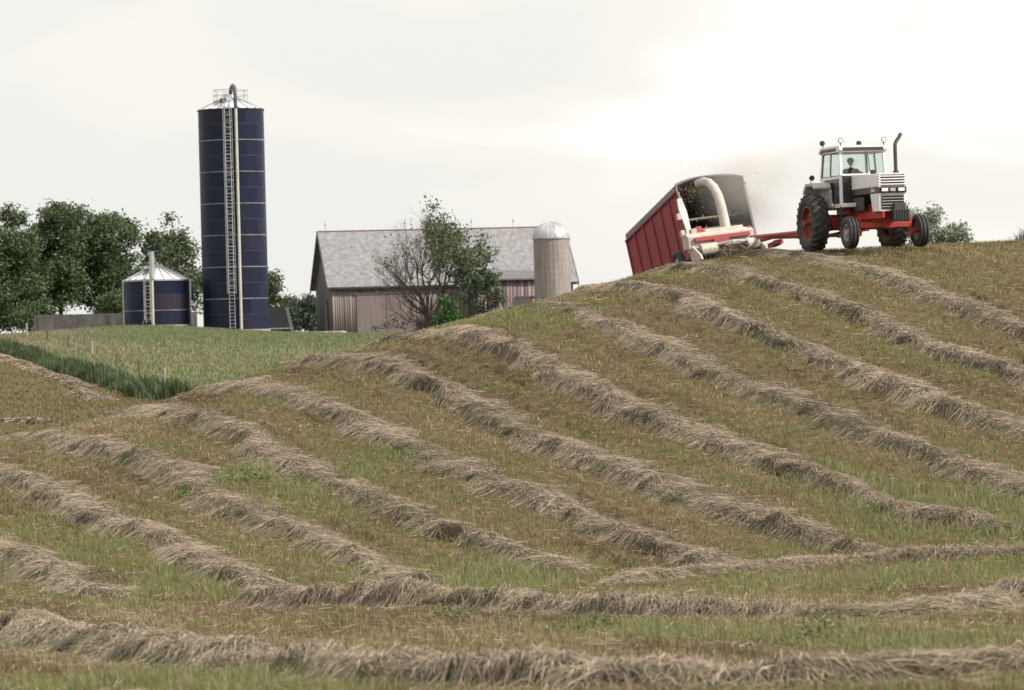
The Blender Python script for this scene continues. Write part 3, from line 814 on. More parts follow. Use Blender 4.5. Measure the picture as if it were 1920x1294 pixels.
# barn
BY = 381.0
bc = at(624, 624, BY)
BA = math.radians(10.2)
root = thing('barn', 'long weathered grey-pink board barn with a steep pale shingle roof', 'barn', (bc.x, BY, bc.z), BA)
BL, BW, BE, BR = 23.2, 11.4, 4.55, 9.55     # length, width, eave, ridge
M_BOARD = mat_attr('barn_boards', .9, 0.0, .15)
M_SHINGLE = mat('barn_shingles', (0.295, 0.292, 0.30), .9, col2=(0.165, 0.163, 0.175), scale=1.6, stretch=(1.6, 1.6, .5), bump=.4, detail=8)
M_BARNRED = mat('barn_red_trim', (0.17, 0.085, 0.085), .8, var=.25, scale=2)
M_DARKWOOD = mat('dark_old_wood', (0.085, 0.075, 0.075), .9, var=.35, scale=1.4, stretch=(3, 3, .3))
M_GREYROOF = mat('dark_roofing', (0.13, 0.125, 0.14), .8, var=.2, scale=1.5)
def boards(x0, x1, z0, ztop, y, axis, rgb, seed, wid=.24, gap=.018):
    """vertical siding boards, each its own slab with its own weathering"""
    rg_ = np.random.default_rng(seed); V = []; F = []; Cc = []
    x = x0
    while x < x1 - .02:
        w = min(wid * rg_.uniform(.8, 1.25), x1 - x); d = rg_.uniform(0, .03)
        c = np.array(rgb[rg_.integers(0, len(rgb))]) * rg_.uniform(.75, 1.2)
        zt = [ztop(x), ztop(x + w - gap)]; n0 = len(V); zb = z0 + rg_.uniform(-.05, .08)
        for yy in (y - d - .03, y + .05):
            for xx, zz in ((x, zb), (x + w - gap, zb), (x + w - gap, zt[1]), (x, zt[0])):
                V.append((xx, yy, zz) if axis == 'X' else (yy, xx, zz))
        for q_ in ((0, 1, 2, 3), (7, 6, 5, 4), (0, 4, 5, 1), (1, 5, 6, 2), (2, 6, 7, 3), (3, 7, 4, 0)): F.append([n0 + a for a in q_])
        Cc += [c] * 8; x += w
    return np.array(V), np.array(F), np.array(Cc)
pink = [(0.25, 0.205, 0.195), (0.215, 0.170, 0.165), (0.28, 0.235, 0.225), (0.18, 0.150, 0.148), (0.24, 0.21, 0.205)]
V, F, Cc = boards(0, BL, -.4, lambda x: BE, 0.0, 'X', pink, 1)
o = link('board_siding', np_mesh('board_siding', V, F, 4, M_BOARD, Cc), root); o['kind'] = 'stuff'
grey = [(0.15, 0.15, 0.165), (0.12, 0.12, 0.135), (0.18, 0.17, 0.18)]
for xw, sd_ in ((0.0, 2), (BL, 3)):
    V, F, Cc = boards(0.06, BW - .06, -.4, lambda x: BE + (BR - BE) * (1 - abs(x - BW / 2) / (BW / 2)) - .05, xw, 'Y', grey, sd_)
    o = link('gable_siding', np_mesh('gable_siding', V, F, 4, M_BOARD, Cc), root); o['kind'] = 'stuff'
MB().box((BL / 2, BW / 2, BE / 2 - .3), (BL - .2, BW - .2, BE)).build('timber_core', M_DARKWOOD, root)
for s_ in (0, 1):
    rb = MB()
    y_e, y_r = (-.45, BW / 2) if s_ == 0 else (BW + .45, BW / 2)
    z_e = BE - .45 * (BR - BE) / (BW / 2)
    nrm = Vector((0, -(BR - z_e), abs(y_r - y_e))).normalized()
    if s_: nrm.y = -nrm.y
    p = [Vector((-.45, y_e, z_e)), Vector((BL + .45, y_e, z_e)), Vector((BL + .45, y_r, BR)), Vector((-.45, y_r, BR))]
    rb.add([q_ for q_ in p] + [q_ + nrm * .16 for q_ in p], [(3, 2, 1, 0), (4, 5, 6, 7), (0, 1, 5, 4), (1, 2, 6, 5), (2, 3, 7, 6), (3, 0, 4, 7)])
    ro = rb.build('roof_slope', M_SHINGLE, root)
    # shingle courses as low lapped strips
    st = MB(); nc = 34
    for c in range(nc):
        t0, t1 = c / nc, (c + 1.06) / nc
        a = [p[0].lerp(p[3], t0) + nrm * .176, p[1].lerp(p[2], t0) + nrm * .176, p[1].lerp(p[2], min(1, t1)) + nrm * .165, p[0].lerp(p[3], min(1, t1)) + nrm * .165]
        b_ = [q_ - nrm * .04 for q_ in a]
        st.add(a + b_, [(0, 1, 2, 3), (0, 4, 5, 1), (0, 3, 7, 4), (1, 5, 6, 2)])
    so = st.build('shingle_courses', M_SHINGLE, ro); so['kind'] = 'stuff'
    for xx in (-.5, BL + .5):
        tr = MB()
        a = [Vector((xx - .05, y_e, z_e - .28)), Vector((xx + .05, y_e, z_e - .28)), Vector((xx + .05, y_r, BR - .28)), Vector((xx - .05, y_r, BR - .28))]
        tr.add(a + [q_ + Vector((0, 0, .5)) for q_ in a], [(3, 2, 1, 0), (4, 5, 6, 7), (0, 1, 5, 4), (1, 2, 6, 5), (2, 3, 7, 6), (3, 0, 4, 7)])
        tr.build('rake_board', M_DARKWOOD if s_ == 0 else M_BARNRED, root)
MB().cyl((-.5, BW / 2, BR + .17), (BL + .5, BW / 2, BR + .17), .1, n=8).build('ridge_cap', M_BARNRED, root)
MB().box((BL / 2, -.36, BE - .42), (BL + .7, .1, .2)).build('fascia', M_DARKWOOD, root)
MB().box((5.2, -.12, BE - .95), (6.0, .14, .13)).build('door_rail', M_BARNRED, root)
for xd in (3.75, 6.6):
    MB().box((xd, -.095, 1.7), (2.8, .05, 3.7)).build('sliding_door', mat('door_boards', (0.225, 0.18, 0.175), .9, col2=(0.15, 0.125, 0.125), scale=1.2, stretch=(6, 1, .2)), root)
MB().box((-.1, 3.3, 1.6), (.1, 1.9, 3.2)).build('gable_door', M_DARKWOOD, root)
for xl in (.3, 8.0, 14.5, 18.6):
    lr = MB().cyl((xl, BW / 2, BR + .2), (xl, BW / 2, BR + 1.15), .018, n=5)
    lr.lathe([(.0, BR + .75), (.09, BR + .83), (.0, BR + .92)], 'Z', 8, c=(xl, BW / 2, 0), closed=False)
    lr.build('lightning_rod', M_DARKWOOD, root)
# lean-to on the long side
AX0, AX1, AD = 13.2, 21.8, 4.6
V, F, Cc = boards(AX0, AX1, -1.2, lambda x: 4.55, -AD, 'X', [(0.26, 0.19, 0.185), (0.20, 0.15, 0.15), (0.155, 0.135, 0.15), (0.30, 0.23, 0.22), (0.10, 0.095, 0.115)], 9, .34)
o = link('annex_siding', np_mesh('annex_siding', V, F, 4, M_BOARD, Cc), root); o['kind'] = 'stuff'
MB().box(((AX0 + AX1) / 2, -AD / 2 - .02, 1.6), (AX1 - AX0 - .1, AD - .1, 5.7)).build('annex_core', M_DARKWOOD, root)
ra = MB(); a = [Vector((AX0 - 1.6, -AD - .4, 4.5)), Vector((AX1 + .3, -AD - .4, 4.5)), Vector((AX1 + .3, .25, 5.15)), Vector((AX0 + .9, .25, 5.6))]
ra.add(a + [q_ + Vector((0, 0, .14)) for q_ in a], [(3, 2, 1, 0), (4, 5, 6, 7), (0, 1, 5, 4), (1, 2, 6, 5), (2, 3, 7, 6), (3, 0, 4, 7)])
ra.build('annex_roof', M_GREYROOF, root)
MB().box(((AX0 + AX1) / 2 + 2, -AD - .08, 2.9), (5.4, .08, .14)).build('annex_rail', M_DARKWOOD, root)
MB().box((AX0 + 4.2, -AD - .07, 1.6), (1.7, .06, 2.4)).build('annex_door', M_DARKWOOD, root)

# concrete stave silo with ribbed metal dome
sc_ = at(1037, 560, 372)
R = 1.68
root = thing('stave_silo', 'short round concrete silo with a ribbed metal dome at the end of the barn', 'silo', (sc_.x, 372, 1.0))
zt = at(1037, 447, 372).z - 1.0
M_STAVE = mat('concrete_staves', (0.32, 0.28, 0.26), .95, col2=(0.19, 0.17, 0.165), scale=1.3, stretch=(2.2, 2.2, .18), bump=.25, detail=6)
for i in range(26):
    a0, a1 = 2 * PI * i / 26, 2 * PI * (i + 1) / 26 - .006
    def q(r, z, a): return (r * math.cos(a), r * math.sin(a), z)
    vs = [q(R, -2, a0), q(R, -2, a1), q(R, zt, a1), q(R, zt, a0), q(R - .08, -2, a0), q(R - .08, -2, a1), q(R - .08, zt, a1), q(R - .08, zt, a0)]
    MB().add(vs, [(0, 1, 2, 3), (7, 6, 5, 4), (0, 4, 5, 1), (1, 5, 6, 2), (2, 6, 7, 3), (3, 7, 4, 0)]).build('stave_column', M_STAVE, root)
MB().cyl((0, 0, -2), (0, 0, zt - .02), R - .06, n=26).build('inner_lining', M_DARKWOOD, root)
for k_ in range(14):
    z = .2 + k_ * (zt - .3) / 13
    MB().lathe([(R - .01, z - .02), (R + .014, z - .02), (R + .014, z + .02), (R - .01, z + .02)], 'Z', 26).build('hoop', mat('rusty_hoop', (0.285, 0.24, 0.215), .85), root)
for i in range(14):
    a0, a1 = 2 * PI * i / 14, 2 * PI * (i + 1) / 14
    b = MB(); vs = []; nn = 7
    for j in range(nn + 1):
        ph = PI / 2 * j / nn * .97
        for a, rr_ in ((a0, 1.0), (a0 + (a1 - a0) * .5, 1.02), (a1, 1.0)):
            vs.append(q((R + .06) * math.cos(ph) * rr_, zt + 1.5 * math.sin(ph), a))
    fs = []
    for j in range(nn):
        for c in range(2): fs.append((j * 3 + c, j * 3 + c + 1, j * 3 + c + 4, j * 3 + c + 3))
    b.add(vs, fs).build('dome_sheet', M_GALV, root, True)
    MB().tube([q((R + .07) * math.cos(PI / 2 * j / 6 * .97), zt + 1.52 * math.sin(PI / 2 * j / 6 * .97), a0) for j in range(7)], .035, 5).build('dome_rib', M_GALVD, root)
MB().cyl((0, 0, zt + 1.45), (0, 0, zt + 1.62), .16, .05, n=10).build('dome_cap', M_GALVD, root)
MB().lathe([(R - .05, zt - .06), (R + .09, zt - .06), (R + .09, zt + .05), (R - .05, zt + .05)], 'Z', 26).build('dome_ring', M_GALVD, root)

# low dark shed between silo and barn, and the grey yard slab in front of it
p0, p1 = at(503, 610, 395), at(541, 610, 395)
root = thing('dark_shed', 'low dark shed roof between the tall silo and the barn', 'shed', (p0.x, 395, p0.z))
W_ = p1.x - p0.x
MB().prism([(-1.0, -1), (W_ + .35, -1), (W_ + .05, .1), (W_ - .3, 1.75), (-1.0, 1.85)], 'Y', 0, 6).build('shed_roof', mat('shed_tar', (0.035, 0.036, 0.042), .85), root)
MB().box((W_ / 2 - .3, -.05, -.35), (W_ + 1.2, .1, .12)).build('shed_gutter', M_GALVD, root)
p0, p1 = at(500, 623, 362), at(640, 624, 362)
sl = MB().box(((p0.x + p1.x) / 2, 368, (p0.z + p1.z) / 2 - .18), (p1.x - p0.x, 12, .5)).build('yard_slab', mat('yard_concrete', (0.42, 0.42, 0.44), .9, var=.15, scale=.5))
tag(sl, kind='structure')

# fence along the ditch: steel posts and old wooden posts with strands of wire
M_POSTW = mat('old_post_wood', (0.27, 0.25, 0.225), .9, var=.2, scale=4)
M_POSTS = mat('steel_post', (0.085, 0.06, 0.05), .7, var=.2, scale=5)
FENCE = [(50, 634, 262, 1, .95), (89, 655, 243, 0, 1.05), (129, 664, 232, 0, 1.0), (172, 674, 220, 1, .95), (219, 689, 206, 0, .75), (261, 708, 193, 0, .80), (308, 722, 181, 1, .75)]
tops = []
flabel = ['wooden fence post nearest the left edge, near the wall end', 'thin dark steel post, first right of the leftmost wooden post', 'thin dark steel post just left of the middle pale wooden post',
          'pale wooden fence post midway along the ditch', 'thin dark steel post just right of the middle wooden post', 'thin dark steel post just left of the last wooden post', 'pale wooden fence post at the low right end of the ditch']
for (px, py, Y, wood, h), lab in zip(FENCE, flabel):
    p = at(px, py, Y); z0 = gz(p.x, Y); top = p.z + h
    root = thing('fence_post', lab, 'fence post', (p.x, Y, z0), random.uniform(0, 1), group='fence posts along the ditch')
    if wood:
        MB().cyl((0, 0, -.3), (.02, .01, top - z0), .085, .075, 9).build('post_shaft', M_POSTW, root, bevel=.01)
        MB().cyl((.02, .01, top - z0), (.02, .01, top - z0 + .03), .07, .045, 9).build('post_top', M_POSTW, root)
    else:
        MB().box((0, 0, (top - z0) / 2 - .15), (.10, .03, top - z0 + .3)).box((0, .035, (top - z0) / 2 - .15), (.03, .06, top - z0 + .3)).build('post_shaft', M_POSTS, root)
        MB().box((0, -.02, .25), (.1, .02, .1)).box((0, -.02, .6), (.1, .02, .06)).build('wire_clips', M_POSTS, root)
    tops.append(Vector((p.x, Y, top)))
for k_, (dz, nm) in enumerate(((.1, 'upper'), (.42, 'lower'))):
    w_ = MB()
    for a, b_ in zip(tops[:-1], tops[1:]):
        w_.tube([a.lerp(b_, t_ / 6) - Vector((0, 0, dz + .10 * (1 - (2 * t_ / 6 - 1) ** 2))) for t_ in range(7)], .007, 4)
    tag(w_.build('fence_wire', M_POSTS), '%s strand of thin wire strung between the fence posts' % nm, 'wire', 'fence wires')

# ------------------------------------------------------------------ trees and bushes
M_BARK = mat('bark', (0.075, 0.062, 0.052), .95, var=.3, scale=3, stretch=(1, 1, .4), bump=.3)
M_TWIG = mat('bare_twigs', (0.155, 0.128, 0.125), .95, var=.2, scale=3)
def leaf_mesh(name, c, size, col, rg, org):
    n = len(c)
    a = rg.normal(0, 1, (n, 3)); a /= np.linalg.norm(a, axis=1)[:, None]
    b = np.cross(a, rg.normal(0, 1, (n, 3))); b /= np.linalg.norm(b, axis=1)[:, None] + 1e-9
    s = size[:, None]
    V = np.stack([c - a * s, c + b * s * .55, c + a * s, c - b * s * .55], 1)
    return np_mesh(name, V.reshape(-1, 3) - np.array(org), np.arange(n * 4).reshape(n, 4), 4, M_LEAF, np.repeat(col, 4, axis=0))
def limb(mb, p0, p1, r0, r1, rnd, sag=.08, n=5):
    p0, p1 = Vector(p0), Vector(p1); L = (p1 - p0).length
    path = []
    for i in range(n + 1):
        t = i / n; w = math.sin(PI * t) * L * sag
        path.append(p0.lerp(p1, t) + Vector((rnd.uniform(-1, 1), rnd.uniform(-1, 1), rnd.uniform(-.3, 1))) * w)
    mb.tube(path, [r0 + (r1 - r0) * i / n for i in range(n + 1)], 6 if n > 3 else 4)
def crown_tree(name, base, blobs, label, seed, leaf=.17, per=380, cols=None, group=None, trunk_r=.3, cat='tree', fork=.35):
    """blobs: (x, y, z, r) foliage masses relative to the base; limbs run from the trunk to each"""
    rg = np.random.default_rng(seed); rnd = random.Random(seed)
    cols = cols or [(0.066, 0.100, 0.046), (0.085, 0.124, 0.055), (0.055, 0.086, 0.042), (0.115, 0.15, 0.068)]
    dz_ = base[2] - gz(base[0], base[1]); base = (base[0], base[1], base[2] - dz_)      # stand it on the ground
    blobs = [(b[0], b[1], b[2] + dz_, b[3]) for b in blobs]
    root = thing(name, label, cat, base, group=group)
    top = max(b[2] for b in blobs)
    tb = MB(); tp = Vector((0, 0, top * fork))
    limb(tb, (0, 0, -.6), tp, trunk_r, trunk_r * .7, rnd, .02, 6)
    tb.build('trunk', M_BARK, root, True)
    lb = MB()
    for (x, y, z, r) in blobs:
        s0 = Vector((0, 0, min(z * .8, top * fork * rnd.uniform(.8, 1.0)))) + Vector((x, y, 0)) * .03
        limb(lb, s0, (x, y, z), trunk_r * .38, .04, rnd, .10)
        for _ in range(5):
            d = Vector((rnd.gauss(0, 1), rnd.gauss(0, 1), rnd.gauss(.2, .8))).normalized() * r * .9
            limb(lb, Vector((x, y, z)) - d * .2, Vector((x, y, z)) + d, .05, .015, rnd, .12, 3)
    lo = lb.build('limbs', M_BARK, root); lo['kind'] = 'stuff'
    P = []; S = []; K = []
    for bi, (x, y, z, r) in enumerate(blobs):
        # a mass is a cluster of small sprays, so its edge is ragged
        ns = max(8, int(16 * r))
        d = rg.normal(0, 1, (ns, 3)); d /= np.linalg.norm(d, axis=1)[:, None]
        sc = np.array([x, y, z]) + d * (r * rg.uniform(.45, 1.0, ns) ** .6)[:, None] * np.array([1, 1, .85])
        m = max(4, int(per * r * r / ns))
        sr = rg.uniform(.18, .42, ns) * max(.7, r ** .5)
        pts = (sc[:, None] + rg.normal(0, 1, (ns, m, 3)) * sr[:, None, None] * np.array([1, 1, .8])).reshape(-1, 3)
        tone = np.repeat(rg.uniform(.7, 1.3, ns), m) * rg.uniform(.9, 1.12)
        P.append(pts); K.append(tone); S.append(rg.uniform(.6, 1.25, len(pts)) * leaf)
    P = np.concatenate(P); K = np.concatenate(K); S = np.concatenate(S)
    col = np.array(cols)[rg.integers(0, len(cols), len(P))] * (K * rg.uniform(.8, 1.2, len(P)))[:, None]
    o = link('crown', leaf_mesh('crown', P, S, col, rg, (0, 0, 0)), root)
    return root
def dome_blobs(w, z0, z1, n, seed, rmin=.9, rmax=1.8, depth=None, flat=.85):
    """foliage masses filling an uneven dome w wide from z0 to z1"""
    rnd = random.Random(seed); out = []
    depth = depth or w * .8
    zc, zh = (z0 + z1) / 2, (z1 - z0) / 2
    while len(out) < n:
        a, b_, c = rnd.uniform(-1, 1), rnd.uniform(-1, 1), rnd.uniform(-1, 1)
        q_ = a * a * (1 if c < .3 else .8) + b_ * b_ + max(c, 0) ** 3.2 * .85 + (min(c, 0) ** 4) * .5
        if q_ > 1 or q_ < .12: continue
        r = rnd.uniform(rmin, rmax) * (1.15 - .35 * max(c, 0))
        out.append((a * (w / 2 - r * .7), b_ * depth / 2, zc + c * (zh - r * .7), r))
    return out
def tree_at(px0, px1, py_top, py_base, Y, n, seed, name, label, zfrac=.12, **kw):
    p = at((px0 + px1) / 2, py_base, Y); t = at((px0 + px1) / 2, py_top, Y)
    w = (px1 - px0) / FPX * Y; h = t.z - p.z
    bl = dome_blobs(w, h * zfrac, h, n, seed, kw.pop('rmin', .9), kw.pop('rmax', 1.8))
    return crown_tree(name, tuple(p), bl, label, seed, **kw)
G = 'trees behind the farmyard'
tree_at(-110, 96, 384, 632, 398, 66, 1, 'shade_tree', 'dark leafy tree cut by the left edge of the picture', group=G, zfrac=.03)
tree_at(40, 190, 374, 625, 408, 52, 2, 'shade_tree', 'tallest broad dark tree behind the concrete wall', group=G, zfrac=.16, per=300)
tree_at(128, 274, 384, 625, 412, 48, 3, 'shade_tree', 'rounded dark tree just left of the small silo', group=G, zfrac=.14, per=300)
tree_at(266, 395, 402, 620, 402, 34, 4, 'shade_tree', 'tree standing between the small silo and the tall silo', group=G, zfrac=.12, per=300, rmin=.7, rmax=1.5)
tree_at(470, 540, 488, 622, 404, 14, 5, 'shade_tree', 'small tree peeping out right of the tall silo', group=G, zfrac=.1, rmin=.5, rmax=1.0, per=300)
for j, (a, b_, t_, lab) in enumerate(((530, 572, 552, 'low blue-green tree far behind, left of the barn'), (562, 610, 545, 'low far tree touching the left gable of the barn'))):
    tree_at(a, b_, t_, 625, 470, 14, 20 + j, 'far_tree', lab, zfrac=.05, rmin=.7, rmax=1.2, cols=[(0.085, 0.115, 0.085), (0.075, 0.10, 0.075), (0.10, 0.13, 0.095)], group='low trees between silo and barn')
tree_at(20, 110, 560, 630, 392, 14, 30, 'bush', 'low bush in the gloom beneath the trees behind the wall', cat='bush', zfrac=.05, rmin=.5, rmax=.9)
tree_at(170, 262, 545, 622, 395, 14, 31, 'bush', 'bush beneath the trees left of the small silo', cat='bush', zfrac=.05, rmin=.5, rmax=.9)
# tree at the right behind the tractor, distance haze painted into its leaf colour
p = at(1752, 490, 300); TS = 1.0
bl = []
rnd = random.Random(40)
for i in range(44):
    u_ = rnd.uniform(-1, 1); top = 4.3 - 1.7 * max(0, (u_ + .6) / 1.6) ** 1.3 - .5 * (math.sin(u_ * 7) > .6)
    bl.append((TS * (u_ * 2.0 + .1), TS * rnd.uniform(-1.5, 1.5), TS * rnd.uniform(.5, max(.8, top - .4)), TS * rnd.uniform(.38, .66)))
crown_tree('far_tree', tuple(p), bl, 'tree beyond the hilltop behind the tractor, pale grey-green from painted haze', 41, leaf=.15, per=480, cols=[(0.27, 0.31, 0.24), (0.23, 0.27, 0.21), (0.32, 0.35, 0.28)], trunk_r=.16)
# tree in front of the barn: one half in leaf, the other bare
def sparse_tree(base, label, seed):
    rg = np.random.default_rng(seed); rnd = random.Random(seed)
    root = thing('old_tree', label, 'tree', base)
    trunk, br, tw = MB(), MB(), MB(); tips = []
    def grow(p, d, L, r, depth):
        n = 3; path = [p]; q_ = p.copy(); dd = d.copy()
        for i in range(n):
            dd = (dd + Vector((rnd.gauss(0, .13), rnd.gauss(0, .13), rnd.gauss(.05, .09)))).normalized()
            q_ = q_ + dd * L / n; path.append(q_.copy())
        tgt = trunk if depth == 0 else (br if depth < 3 else tw)
        tgt.tube(path, [r + (r * .58 - r) * i / n for i in range(n + 1)], 6 if depth < 3 else 4)
        if depth >= 5 or r < .008:
            tips.append((q_.copy(), depth)); return
        if depth >= 3: tips.append((q_.copy(), depth))
        for _ in range(rnd.choice((2, 3, 3))):
            nd = (dd + Vector((rnd.gauss(0, .48), rnd.gauss(0, .48), rnd.gauss(.10, .32)))).normalized()
            grow(path[rnd.choice((2, 3, 3))], nd, L * rnd.uniform(.62, .84), r * .6, depth + 1)
    for d, L, r in (((-.34, .05, 1), 3.0, .15), ((.14, -.1, 1), 3.3, .19), ((.40, .1, 1), 2.9, .15), ((-.62, .0, .8), 2.7, .12), ((.05, .2, 1), 3.1, .13), ((-.22, -.15, 1), 3.1, .12), ((-.9, .1, .45), 2.3, .08), ((.62, -.2, .75), 2.5, .1), ((-.48, .2, .9), 2.9, .12), ((-.75, -.2, .6), 2.4, .09), ((-.3, .3, 1), 3.3, .12), ((-.42, -.1, 1), 3.5, .13), ((-.55, .25, .9), 3.2, .11)):
        grow(Vector((rnd.uniform(-.2, .2), rnd.uniform(-.2, .2), -.4)), Vector(d).normalized(), L, r, 0)
    trunk.build('trunk', M_BARK, root, True); br.build('limbs', M_BARK, root)['kind'] = 'stuff'; tw.build('twigs', M_TWIG, root)['kind'] = 'stuff'
    P = []
    for t_, dpt in tips:
        inleaf = (t_.x > .3 and t_.z > 2.6) or t_.z > 6.8 and t_.x > -.3
        prob = .95 if inleaf else (.10 if t_.x < .2 else .35)
        if t_.x > -.2 and t_.z > 5.6: prob = .95
        if t_.x < -.7: prob = .04
        if rnd.random() < prob:
            P.append(np.array(t_) + rg.normal(0, 1, (7 if inleaf else 4, 3)) * np.array([.26, .26, .22]))
    P = np.concatenate(P)
    col = np.array([(0.085, 0.118, 0.058), (0.070, 0.10, 0.050), (0.11, 0.142, 0.07)])[rg.integers(0, 3, len(P))] * rg.uniform(.7, 1.25, len(P))[:, None]
    link('crown', leaf_mesh('crown', P, rg.uniform(.10, .19, len(P)), col, rg, (0, 0, 0)), root)
    return [t_ for t_, _ in tips]
tb_ = at(812, 612, 352)
TIPS = sparse_tree((tb_.x, 352, tb_.z), 'slender tree before the barn, right half in leaf and left half bare', 12)
pb = at(838, 612, 346)
crown_tree('bush', tuple(pb), [(-.35, 0, .9, .55), (.25, .1, 1.3, .6), (-.1, 0, 2.1, .55), (.7, 0, 1.1, .5), (.95, .1, .6, .45), (-.7, 0, .5, .45), (.3, 0, .5, .5), (.7, 0, 1.9, .38), (-.4, 0, 2.3, .35)],
           'vivid green leafy bush at the foot of the slender tree', 51, leaf=.12, per=700, cols=[(0.045, 0.135, 0.034), (0.034, 0.10, 0.026), (0.065, 0.165, 0.045)], trunk_r=.08, cat='bush')
pb = at(905, 590, 350)
crown_tree('bush', tuple(pb), [(-1.1, 0, 1.2, .6), (-.4, .2, 2.2, .7), (.4, 0, 2.9, .75), (1.2, 0, 2.0, .7), (.9, 0, 1.1, .7), (0, 0, .8, .7), (1.6, .2, 1.4, .5), (-.7, .1, 3.0, .5), (.2, 0, 3.6, .45), (1.0, 0, 3.0, .5)],
           'dull green rounded shrub before the lean-to of the barn', 52, leaf=.14, per=380, cols=[(0.050, 0.080, 0.040), (0.064, 0.098, 0.046), (0.038, 0.062, 0.034)], trunk_r=.1, cat='bush')
pb = at(760, 622, 356)
crown_tree('bush', tuple(pb), [(-1.8, 0, .6, .55), (-1.0, .2, 1.1, .6), (-.2, 0, .7, .6), (.6, 0, 1.4, .6), (1.0, 0, .6, .5), (-2.6, 0, .4, .4)],
           'thin dusty brown thicket under the bare side of the slender tree', 53, leaf=.09, per=170, cols=[(0.10, 0.088, 0.068), (0.085, 0.088, 0.055), (0.12, 0.10, 0.085)], trunk_r=.05, cat='bush')
# tuft of grass on the skyline at the right edge
rg = np.random.default_rng(61)
p = at(1915, 466, 131); n = 1500
x = p.x + rg.normal(.5, .55, n); y = 131 + rg.normal(0, .8, n)
hh = rg.uniform(.25, .9, n) * np.exp(-((x - p.x - .5) / .9) ** 2) + .15
o = blades('grass_tuft', x, y, hh, rg.uniform(.012, .03, n), palette([(0.09, 0.13, 0.05), (0.13, 0.16, 0.08), (0.07, 0.10, 0.04)], n, rg), 'tuft of tall grass on the skyline at the right edge', lean=.4, bend=True, rg=rg)

# clumps of broad-leaved weeds left standing in the rows
def weed(px, py, w, h, label, seed, ls=1.0):
    rg_ = np.random.default_rng(seed); hx, hy = hit(px, py); root = thing('weed_clump', label, 'weeds', (hx, hy, gz(hx, hy)), group='green weed clumps in the mown rows')
    ns = int(26 * w); st = MB(); P = []
    for _ in range(ns):
        b_ = Vector((rg_.normal(0, w * .42), rg_.normal(0, w * .5), -.02)); hh_ = h * rg_.uniform(.5, 1.1) * math.exp(-(b_.x / w) ** 2)
        t_ = b_ + Vector((rg_.normal(0, .08), rg_.normal(0, .08), hh_)); st.cyl(b_, t_, .006, .003, 4, False)
        P.append(np.array(b_)[None] + (np.array(t_) - np.array(b_))[None] * rg_.uniform(.1, 1.05, (int(14 / ls), 1)) + rg_.normal(0, .045, (int(14 / ls), 3)))
    st.build('stems', M_POSTW if False else mat('weed_stem', (0.10, 0.15, 0.05), .8), root)['kind'] = 'stuff'
    P = np.concatenate(P); P[:, 2] = np.maximum(P[:, 2], .01)
    col = np.array([(0.13, 0.195, 0.062), (0.10, 0.16, 0.05), (0.18, 0.23, 0.085)] if ls == 1 else [(0.15, 0.175, 0.07), (0.10, 0.125, 0.05), (0.21, 0.21, 0.10)])[rg_.integers(0, 3, len(P))] * rg_.uniform(.75, 1.2, len(P))[:, None]
    link('leaves', leaf_mesh('leaves', P, rg_.uniform(.03, .065, len(P)) * ls, col, rg_, (0, 0, 0)), root)['kind'] = 'stuff'
weed(468, 900, .62, .30, 'largest green weed clump at left, in the break of a windrow', 1)
weed(355, 932, .40, .26, 'small green weed clump below and left of the largest clump', 2)
weed(244, 868, .32, .22, 'little green weed clump on the far left windrow', 3)
weed(700, 1082, .40, .2, 'green weed clump at the foot of a windrow, lower left of centre', 4)
weed(1655, 962, .55, .26, 'green weed clump between the lowest rows at right', 5)
weed(845, 1190 - 20, .4, .3, 'weed clump beside the level windrow, centre bottom', 6, .5)
weed(1545, 1205, .55, .36, 'dark weedy tussock in the near grass at lower right', 7, .5)
weed(1110, 1185, .5, .34, 'weedy tussock in the near grass right of centre', 8, .5)

# ------------------------------------------------------------------ tractor (X forward, Y to its left, Z up; origin on the ground under the rear axle)
M_TWHITE = mat('tractor_white', (0.78, 0.77, 0.76), .38, col2=(0.70, 0.685, 0.665), scale=2.5, detail=7)
M_TGREY = mat('tractor_panel_grey', (0.50, 0.49, 0.48), .5, col2=(0.38, 0.36, 0.33), scale=2.5, detail=7)
M_TRED = mat('tractor_red', (0.43, 0.036, 0.018), .5, col2=(0.27, 0.030, 0.020), scale=3)
M_RIM = mat('wheel_red', (0.27, 0.05, 0.042), .65, col2=(0.15, 0.055, 0.045), scale=4)
M_RIMF = mat('wheel_dusty', (0.34, 0.31, 0.30), .7, var=.2, scale=5)
M_TYRE = mat('tyre_rubber', (0.020, 0.020, 0.022), .8, col2=(0.060, 0.054, 0.048), scale=3.5, bump=.1)
M_BLACK = mat('black_paint', (0.018, 0.018, 0.020), .5)
M_DARK = mat('dark_metal', (0.045, 0.042, 0.042), .6, var=.2, scale=6)
M_STRIPE = mat('dark_brown_stripe', (0.06, 0.045, 0.05), .45)
M_CHROME = mat('lamp_glass', (0.82, 0.82, 0.80), .12, metal=.3)
M_AMBER = mat('amber_lens', (0.75, 0.20, 0.03), .3)
M_SEAT = mat('seat_vinyl', (0.06, 0.05, 0.045), .7)
gl = bpy.data.materials.new('cab_glass'); gl.use_nodes = True
_n = gl.node_tree; _n.nodes.remove(_n.nodes['Principled BSDF'])
_t = _n.nodes.new('ShaderNodeBsdfTransparent'); _t.inputs[0].default_value = (0.84, 0.90, 0.885, 1)
_g = _n.nodes.new('ShaderNodeBsdfGlossy'); _g.inputs['Roughness'].default_value = .04; _g.inputs[0].default_value = (.9, .95, .93, 1)
_f = _n.nodes.new('ShaderNodeValue'); _f.outputs[0].default_value = .09
_x = _n.nodes.new('ShaderNodeMixShader')
_n.links.new(_f.outputs[0], _x.inputs[0]); _n.links.new(_t.outputs[0], _x.inputs[1]); _n.links.new(_g.outputs[0], _x.inputs[2])
_n.links.new(_x.outputs[0], _n.nodes['Material Output'].inputs[0])
